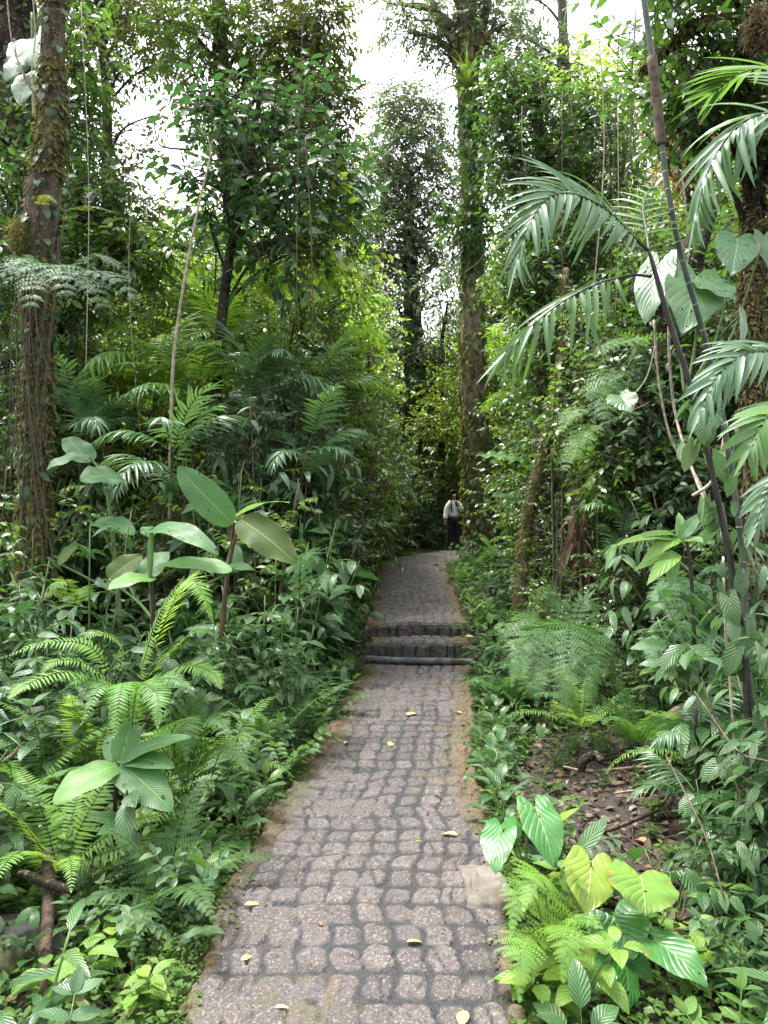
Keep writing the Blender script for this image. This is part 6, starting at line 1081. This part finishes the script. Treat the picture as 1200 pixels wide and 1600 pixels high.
mb = MB(); q = P(728, 993, 8.1); q[2] = .235; leafs(mb, q[None], A(1, .2, .2), A(0, -.3, 1), .10, .03, T_ELL, .6, .3, .7); tag(mb.build('fallen_leaf', M['yellow'], origin=q), 'orange-yellow leaf resting on the right end of the lower step', 'fallen leaf', 'leaves fallen on the path')
for px, py, s, az, mt, lb in ((965, 1222, 40, .9, 'brown', 'long curled tan leaf on the bare soil'), (1006, 1246, 24, .3, 'orange', 'pinkish dead leaf on the bare soil'), (878, 1207, 24, .1, 'brown', 'cupped reddish leaf at the near end of the bare soil'), (968, 1085, 18, .2, 'orange', 'orange dead leaf under the dark lacy fern'), (1000, 1310, 22, 2, 'orange', 'dull pink dead leaf behind the spotted aroid leaf'), (222, 1500, 34, .4, 'orange', 'round brown dead leaf on the left bank')):
    d = (CAMZ + .1) * FPX / (py - 800); q = P(px, py, d); q[2] = gz(q[0], q[1]) + .03; mb = MB(); L = S(s, d) * 1.2; D = A(math.cos(az), math.sin(az), .2); leafs(mb, (q - D * L * .5)[None], D, A(R_(-.3, .3), -.4, 1), L, L * .32, T_ELL, .9, .4, .6)
    tag(mb.build('dead_leaf', M[mt], origin=q), lb, 'dead leaf')
# wood and stones
def log(name, pts, r, mat, lb, cat, bump=.4, seg=14):
    p = np.array([P(*q) for q in pts]); mb = MB(); tube(mb, spline(p, 30), np.asarray(r) * (.35 + .65 * np.sin(np.pi * np.linspace(.04, .96, 30)) ** .35), seg, 0, bump, 11); tag(mb.build(name, M[mat], origin=p[0]), lb, cat)
log('rotten_log', [(1032, 1133, 4.9), (1052, 1118, 5.0), (1076, 1102, 5.1)], np.linspace(.035, .05, 30), 'wood_pale', 'pale broken log lying at the top of the bare soil', 'log')
log('broken_stump', [(1072, 1150, 4.9), (1070, 1130, 4.95), (1066, 1105, 5.0)], np.linspace(.04, .025, 30), 'wood', 'short split stump next to the pale broken log', 'stump')
log('root', [(908, 1205, 4.6), (912, 1188, 4.6), (930, 1180, 4.65), (940, 1190, 4.6)], .03, 'bark_dark', 'black looping root on the bare soil', 'root')
log('fallen_stick', [(880, 1198, 4.75), (920, 1205, 4.65), (990, 1200, 4.7), (1050, 1195, 4.8)], .010, 'wood_pale', 'long thin stick across the bare soil', 'stick')
log('fallen_stick', [(960, 1240, 4.3), (1030, 1225, 4.3), (1050, 1180, 4.6)], .008, 'wood_pale', 'bent stick ending near the little pale fern', 'stick')
log('fallen_stick', [(910, 1310, 3.8), (970, 1290, 3.9), (1030, 1265, 4.0)], .012, 'wood', 'dark stick behind the yellow aroid leaf', 'stick')
log('fallen_stick', [(1010, 1260, 4.1), (1035, 1255, 4.1), (1045, 1235, 4.2), (1030, 1225, 4.25)], .009, 'moss', 'crooked yellowish stick on the bare soil', 'stick')
log('rotten_log', [(66, 1590, 2.5), (72, 1480, 2.75), (76, 1400, 2.95), (72, 1330, 3.2)], np.linspace(.02, .026, 30), 'wood', 'brown rotten log running up the left bank', 'log')
log('rotten_log', [(30, 1362, 3.0), (70, 1378, 2.95), (112, 1392, 2.9)], .018, 'bark_dark', 'black branch lying across the brown rotten log', 'log')
log('broken_stump', [(128, 1585, 2.55), (126, 1545, 2.62), (124, 1515, 2.68)], np.linspace(.032, .020, 30), 'wood_pale', 'pale broken wood stub in the lower left corner', 'stump')
0 and log('pale_root', [(300, 1352, 3.2), (330, 1335, 3.3), (345, 1325, 3.4)], np.linspace(.02, .03, 30), 'wood_pale', 'pale root end poking out near the left path edge', 'root')
log('dead_branch', [(0, 1195, 4.0), (20, 1180, 4.0), (38, 1160, 4.0)], .014, 'wood_pale', 'pale bare branch at the left edge of the picture', 'branch')
for px, py, d, r, lb in ((15, 1480, 2.9, .20, 'dark mossy rock at the lower left edge'), (100, 1350, 3.5, .12, 'black rock behind the black branch'), (250, 1440, 2.9, .08, 'small dark rock near the path\'s left edge'), (930, 1300, 3.7, .10, 'dark lump of stone behind the heart-leaved clump'), (835, 1285, 3.7, .07, 'small dark stone beside the slab-side heart leaves'), (1120, 1580, 2.3, .12, 'mossy rock in the lower right corner')):
    q = P(px, py, d); q[2] = gz(q[0], q[1]); bm = MB(); n = 26; th = np.linspace(0, math.pi, n); ph = np.linspace(0, 2 * math.pi, n * 2); TH, PH = np.meshgrid(th, ph, indexing='ij'); X = np.stack([np.sin(TH) * np.cos(PH), np.sin(TH) * np.sin(PH), np.cos(TH) * .7], -1)
    X = X * (1 + .7 * (fbm(X[..., 0] * 1.6 + 5 + px, X[..., 1] * 1.6 + X[..., 2] * 2 + 3, 4, 5) - .47))[..., None]; bm.add((q + X * r).reshape(-1, 3), grid_faces(n, n * 2)); tag(bm.build('rock', M['rock'], origin=q), lb, 'rock')

# ------------------------------------------------------------------ the person on the path
def skin(name, verts, edges, radii, mat, parent=None, loc=(0, 0, 0), root_i=0, sub=2):
    me = bpy.data.meshes.new(name); me.from_pydata([tuple(v) for v in verts], edges, []); me.update()
    o = bpy.data.objects.new(name, me); COL.objects.link(o)
    if parent is not None: o.parent = parent
    o.location = loc; m = o.modifiers.new('skin', 'SKIN'); m.use_smooth_shade = True; m.branch_smoothing = .6
    if not me.skin_vertices: me.skin_vertices.new()
    for i, r in enumerate(radii):
        sv_ = me.skin_vertices[0].data[i]; sv_.radius = r if isinstance(r, tuple) else (r, r); sv_.use_root = (i == root_i)
    s = o.modifiers.new('sub', 'SUBSURF'); s.levels = sub; s.render_levels = sub
    me.materials.append(mat); return o
SKINM = solid('skin', (.36, .21, .15), .5); SWEAT = solid('sweatshirt_white', (.78, .79, .83), .85, .003, 40); TROU = solid('trousers_navy', (.010, .011, .018), .8); HAIR = solid('hair_dark', (.014, .009, .007), .45); SHOE = solid('shoe_dark', (.02, .02, .02), .6); PHONE = solid('phone_black', (.012, .012, .014), .25)
PD = 20.6; pp = P(709, 858, PD); pp[2] = pathz(PD) + .005
per = root('person', pp, 'person with long dark hair in a white sweatshirt and dark trousers holding a phone', 'person', rz=0.25); mark('the person', pp)
V = [(0, 0, .90), (0, 0, 1.08), (0, -.005, 1.24), (0, 0, 1.35), (0, -.005, 1.42), (0, -.015, 1.50), (0, -.02, 1.58),          # 0-6 pelvis..head
     (-.09, 0, .86), (-.10, -.02, .48), (-.11, .01, .09), (-.12, -.11, .04), (.09, 0, .86), (.10, -.03, .48), (.11, .0, .09), (.12, -.12, .04),   # 7-14 legs
     (-.165, 0, 1.34), (-.215, .01, 1.09), (-.265, -.04, .86), (-.27, -.055, .80), (.165, 0, 1.34), (.225, -.02, 1.10), (.11, -.20, 1.22), (.07, -.24, 1.27)]   # 15-22 arms
E = [(0, 1), (1, 2), (2, 3), (3, 4), (4, 5), (5, 6), (0, 7), (7, 8), (8, 9), (9, 10), (0, 11), (11, 12), (12, 13), (13, 14), (3, 15), (15, 16), (16, 17), (17, 18), (3, 19), (19, 20), (20, 21), (21, 22)]
Rr = [(.135, .10), (.115, .085), (.135, .095), (.12, .08), .05, (.066, .075), (.070, .082), .085, .056, .038, .036, .085, .056, .038, .036, .055, .042, .030, (.030, .018), .055, .042, .030, (.030, .018)]
skin('body', V, E, Rr, SKINM, per)
sh = lambda t: [tuple(x + t for x in r) if isinstance(r, tuple) else r + t for r in Rr]
idx = [0, 1, 2, 3, 4, 15, 16, 17, 19, 20, 21]; mp = {i: k for k, i in enumerate(idx)}; R2 = sh(.034)
V[4] = (0, -.005, 1.405)
skin('sweatshirt', [V[i] for i in idx], [(mp[a], mp[b]) for a, b in E if a in mp and b in mp], [R2[i] for i in idx], SWEAT, per)
idx = [0, 7, 8, 9, 11, 12, 13]; mp = {i: k for k, i in enumerate(idx)}; R2 = sh(.026); V2 = [V[i] for i in idx]
skin('trousers', V2, [(mp[a], mp[b]) for a, b in E if a in mp and b in mp], [(.140, .108), .105, .085, .075, .105, .085, .075], TROU, per)
for s, i in ((-1, 9), (1, 13)): skin('shoe', [(V[i][0], .03, .045), (V[i][0] + s * .01, -.06, .045), (V[i][0] + s * .015, -.14, .035)], [(0, 1), (1, 2)], [(.048, .046), (.05, .046), (.042, .034)], SHOE, per)
for s, w_, base, dirs in ((-1, 'l', A(-.272, -.06, .775), A(0, -.15, -1)), (1, 'r', A(.055, -.255, 1.28), A(-.75, -.35, .35))):
    for f in range(4):
        dd = norm(dirs); sdv = A(.35, -1, 0) * .018 if s < 0 else A(.1, -.3, -1) * .018; b = base + sdv * (f - 1.5); l = (.062, .072, .068, .054)[f]; cur = A(.4, -.2, -.3) if s < 0 else A(-.2, -.7, -.3)
        skin('finger', [b - dd * .03, b + dd * l * .45, b + norm(dd + cur * .5) * l * .8, b + norm(dd + cur) * l], [(0, 1), (1, 2), (2, 3)], [.0095, .009, .008, .0065], SKINM, per, sub=1)
    b = base + (A(.0, -.03, .03) if s < 0 else A(.0, -.03, .03)); skin('thumb', [b - norm(dirs) * .03, b + A(0, -.028, -.005), b + A(.005, -.042, -.03 if s < 0 else .02)], [(0, 1), (1, 2)], [.012, .010, .008], SKINM, per, sub=1)
# face
skin('nose', [(0, -.098, 1.585), (0, -.112, 1.562)], [(0, 1)], [.008, .012], SKINM, per, sub=1)
for s in (-1, 1):
    skin('eye', [(s * .03 - .008, -.092, 1.592), (s * .03 + .008, -.092, 1.592)], [(0, 1)], [.007, .007], HAIR, per, sub=1)
    skin('ear', [(s * .072, -.01, 1.60), (s * .076, -.005, 1.565)], [(0, 1)], [.014, .010], SKINM, per, sub=1)
skin('mouth', [(-.022, -.093, 1.532), (0, -.098, 1.531), (.022, -.093, 1.532)], [(0, 1), (1, 2)], [.005, .007, .005], solid('lips', (.28, .09, .08), .5), per, sub=1)
mb = MB()
n = 520; az = R_(-.35, math.pi + .35, n); c0 = np.stack([np.cos(az) * .078, np.sin(az) * .085 - .012, R_(1.60, 1.655, n)], 1)
for i in range(n):
    l = R_(.38, .56); side = c0[i] * A(1, 1, 0); o_ = norm(side + A(0, .012, 0)); pth = spline([A(c0[i][0] * .25, c0[i][1] * .3 - .015, 1.672), c0[i] + o_ * .012 + A(0, 0, .005), c0[i] + o_ * .022 - A(0, 0, l * .45), c0[i] + o_ * .035 + A(0, -.10 if abs(c0[i][0]) > .035 else .03, -l)], 9); tube(mb, pth, np.linspace(.011, .005, 9), 3, cap=False)
mb.add(*(lambda th, ph: ((np.stack([np.sin(th) * np.cos(ph) * .084, np.sin(th) * np.sin(ph) * .094 - .008, np.cos(th) * .095 + 1.59], -1)).reshape(-1, 3), grid_faces(12, 30)))(*np.meshgrid(np.linspace(0, 1.35, 12), np.linspace(-.35, math.pi + .35, 30), indexing='ij')))
mb.build('hair', HAIR, per)
hand = pp + A(.045, -.285, 1.30); mb = MB(); 
for dx, dy, dz in ((0, 0, 0),):
    n = 8; uu = np.linspace(-1, 1, n); X = []
bx = [(-.037, -.005, -.075), (.037, -.005, -.075), (.037, .005, -.075), (-.037, .005, -.075), (-.037, -.005, .075), (.037, -.005, .075), (.037, .005, .075), (-.037, .005, .075)]
mb.add(hand + np.array(bx), [(0, 2, 1), (0, 3, 2), (4, 5, 6), (4, 6, 7), (0, 1, 5), (0, 5, 4), (1, 2, 6), (1, 6, 5), (2, 3, 7), (2, 7, 6), (3, 0, 4), (3, 4, 7)])
ph_o = mb.build('phone', PHONE, origin=hand, smooth=False); bv = ph_o.modifiers.new('bevel', 'BEVEL'); bv.width = .004; bv.segments = 3; ph_o.rotation_euler = (-.4, 0, .3)
mb = MB(); mb.add(np.array([(-.008, .0056, .04), (.008, .0056, .04), (.008, .0056, .062), (-.008, .0056, .062)]), [(0, 2, 1), (0, 3, 2)]); mb.build('camera_bump', SHOE, ph_o)
tag(ph_o, 'dark phone held up at the chest of the person in the white sweatshirt', 'phone')

# ------------------------------------------------------------------ labels of the plants that repeat: by what they stand between
def label_all():
    mp_ = np.array([m[1] for m in MARKS]); used = set(); byk = {}
    for o, ph, pos in REG: byk.setdefault(ph, []).append((o, pos))
    for ph, lst in byk.items():
        for o, pos in lst:
            dd = np.linalg.norm((mp_ - pos) * A(1, 1, .3), axis=1); near = np.argsort(dd)[:14]; cand = []
            for a_ in range(len(near)):
                for b_ in range(a_ + 1, len(near)):
                    i, j = near[a_], near[b_]; va, vb = mp_[i][:2] - pos[:2], mp_[j][:2] - pos[:2]; c = np.dot(va, vb) / max(1e-6, np.linalg.norm(va) * np.linalg.norm(vb))
                    cand.append((dd[i] + dd[j] + (2.5 if c > -.2 else 0), 'between' if c < -.2 else 'near', i, j))
            one = near[0]; opts = []
            rel = 'beyond' if pos[1] > mp_[one][1] + .5 else ('in front of' if pos[1] < mp_[one][1] - .5 else 'beside')
            opts.append(f'{ph} {rel} {MARKS[one][0]}')
            for s_, w_, i, j in sorted(cand)[:70]: opts.append(f'{ph} {w_} {MARKS[i][0]} and {MARKS[j][0]}')
            for t in opts:
                if t not in used and len(t.split()) <= 16: break
            used.add(t); o['label'] = t
            if 'category' not in o or not o['category']: pass
            cat = 'fern' if 'fern' in ph.split()[0:4] else 'shrub' if 'shrub' in ph else 'palm' if 'palm' in ph else 'tree' if 'tree' in ph else 'sapling' if 'stem' in ph else 'liana' if 'liana' in ph else 'herb'
            o['category'] = cat; o['group'] = ph + 's' if not ph.endswith('s') and ' at ' not in ph and ' in ' not in ph and ' with ' not in ph else 'plants: ' + ph
for o_, p_ in ((bpy.data.objects['drain_pipe'], 'the grey pipe'), (bpy.data.objects['paving_slab'], 'the tan stone slab')): mark(p_, o_.location)
mark('the brown rotten log', P(72, 1480, 2.75)); mark('the mossy corner rock', G(1120, 2.3)); mark('the bare soil', G(960, 4.6)); mark('the pale broken log', P(1050, 1118, 5)); mark('the upper step', P(655, 985, 8.33)); mark('the dark mossy rock', G(15, 2.9))
label_all()
def drop(o):
    for ch in list(o.children): drop(ch)
    bpy.data.objects.remove(o)
for tb in (HP, FP, SH, UT):
    for v_ in tb.values():
        for o_ in v_[0]:
            if o_.name not in _used: drop(o_)
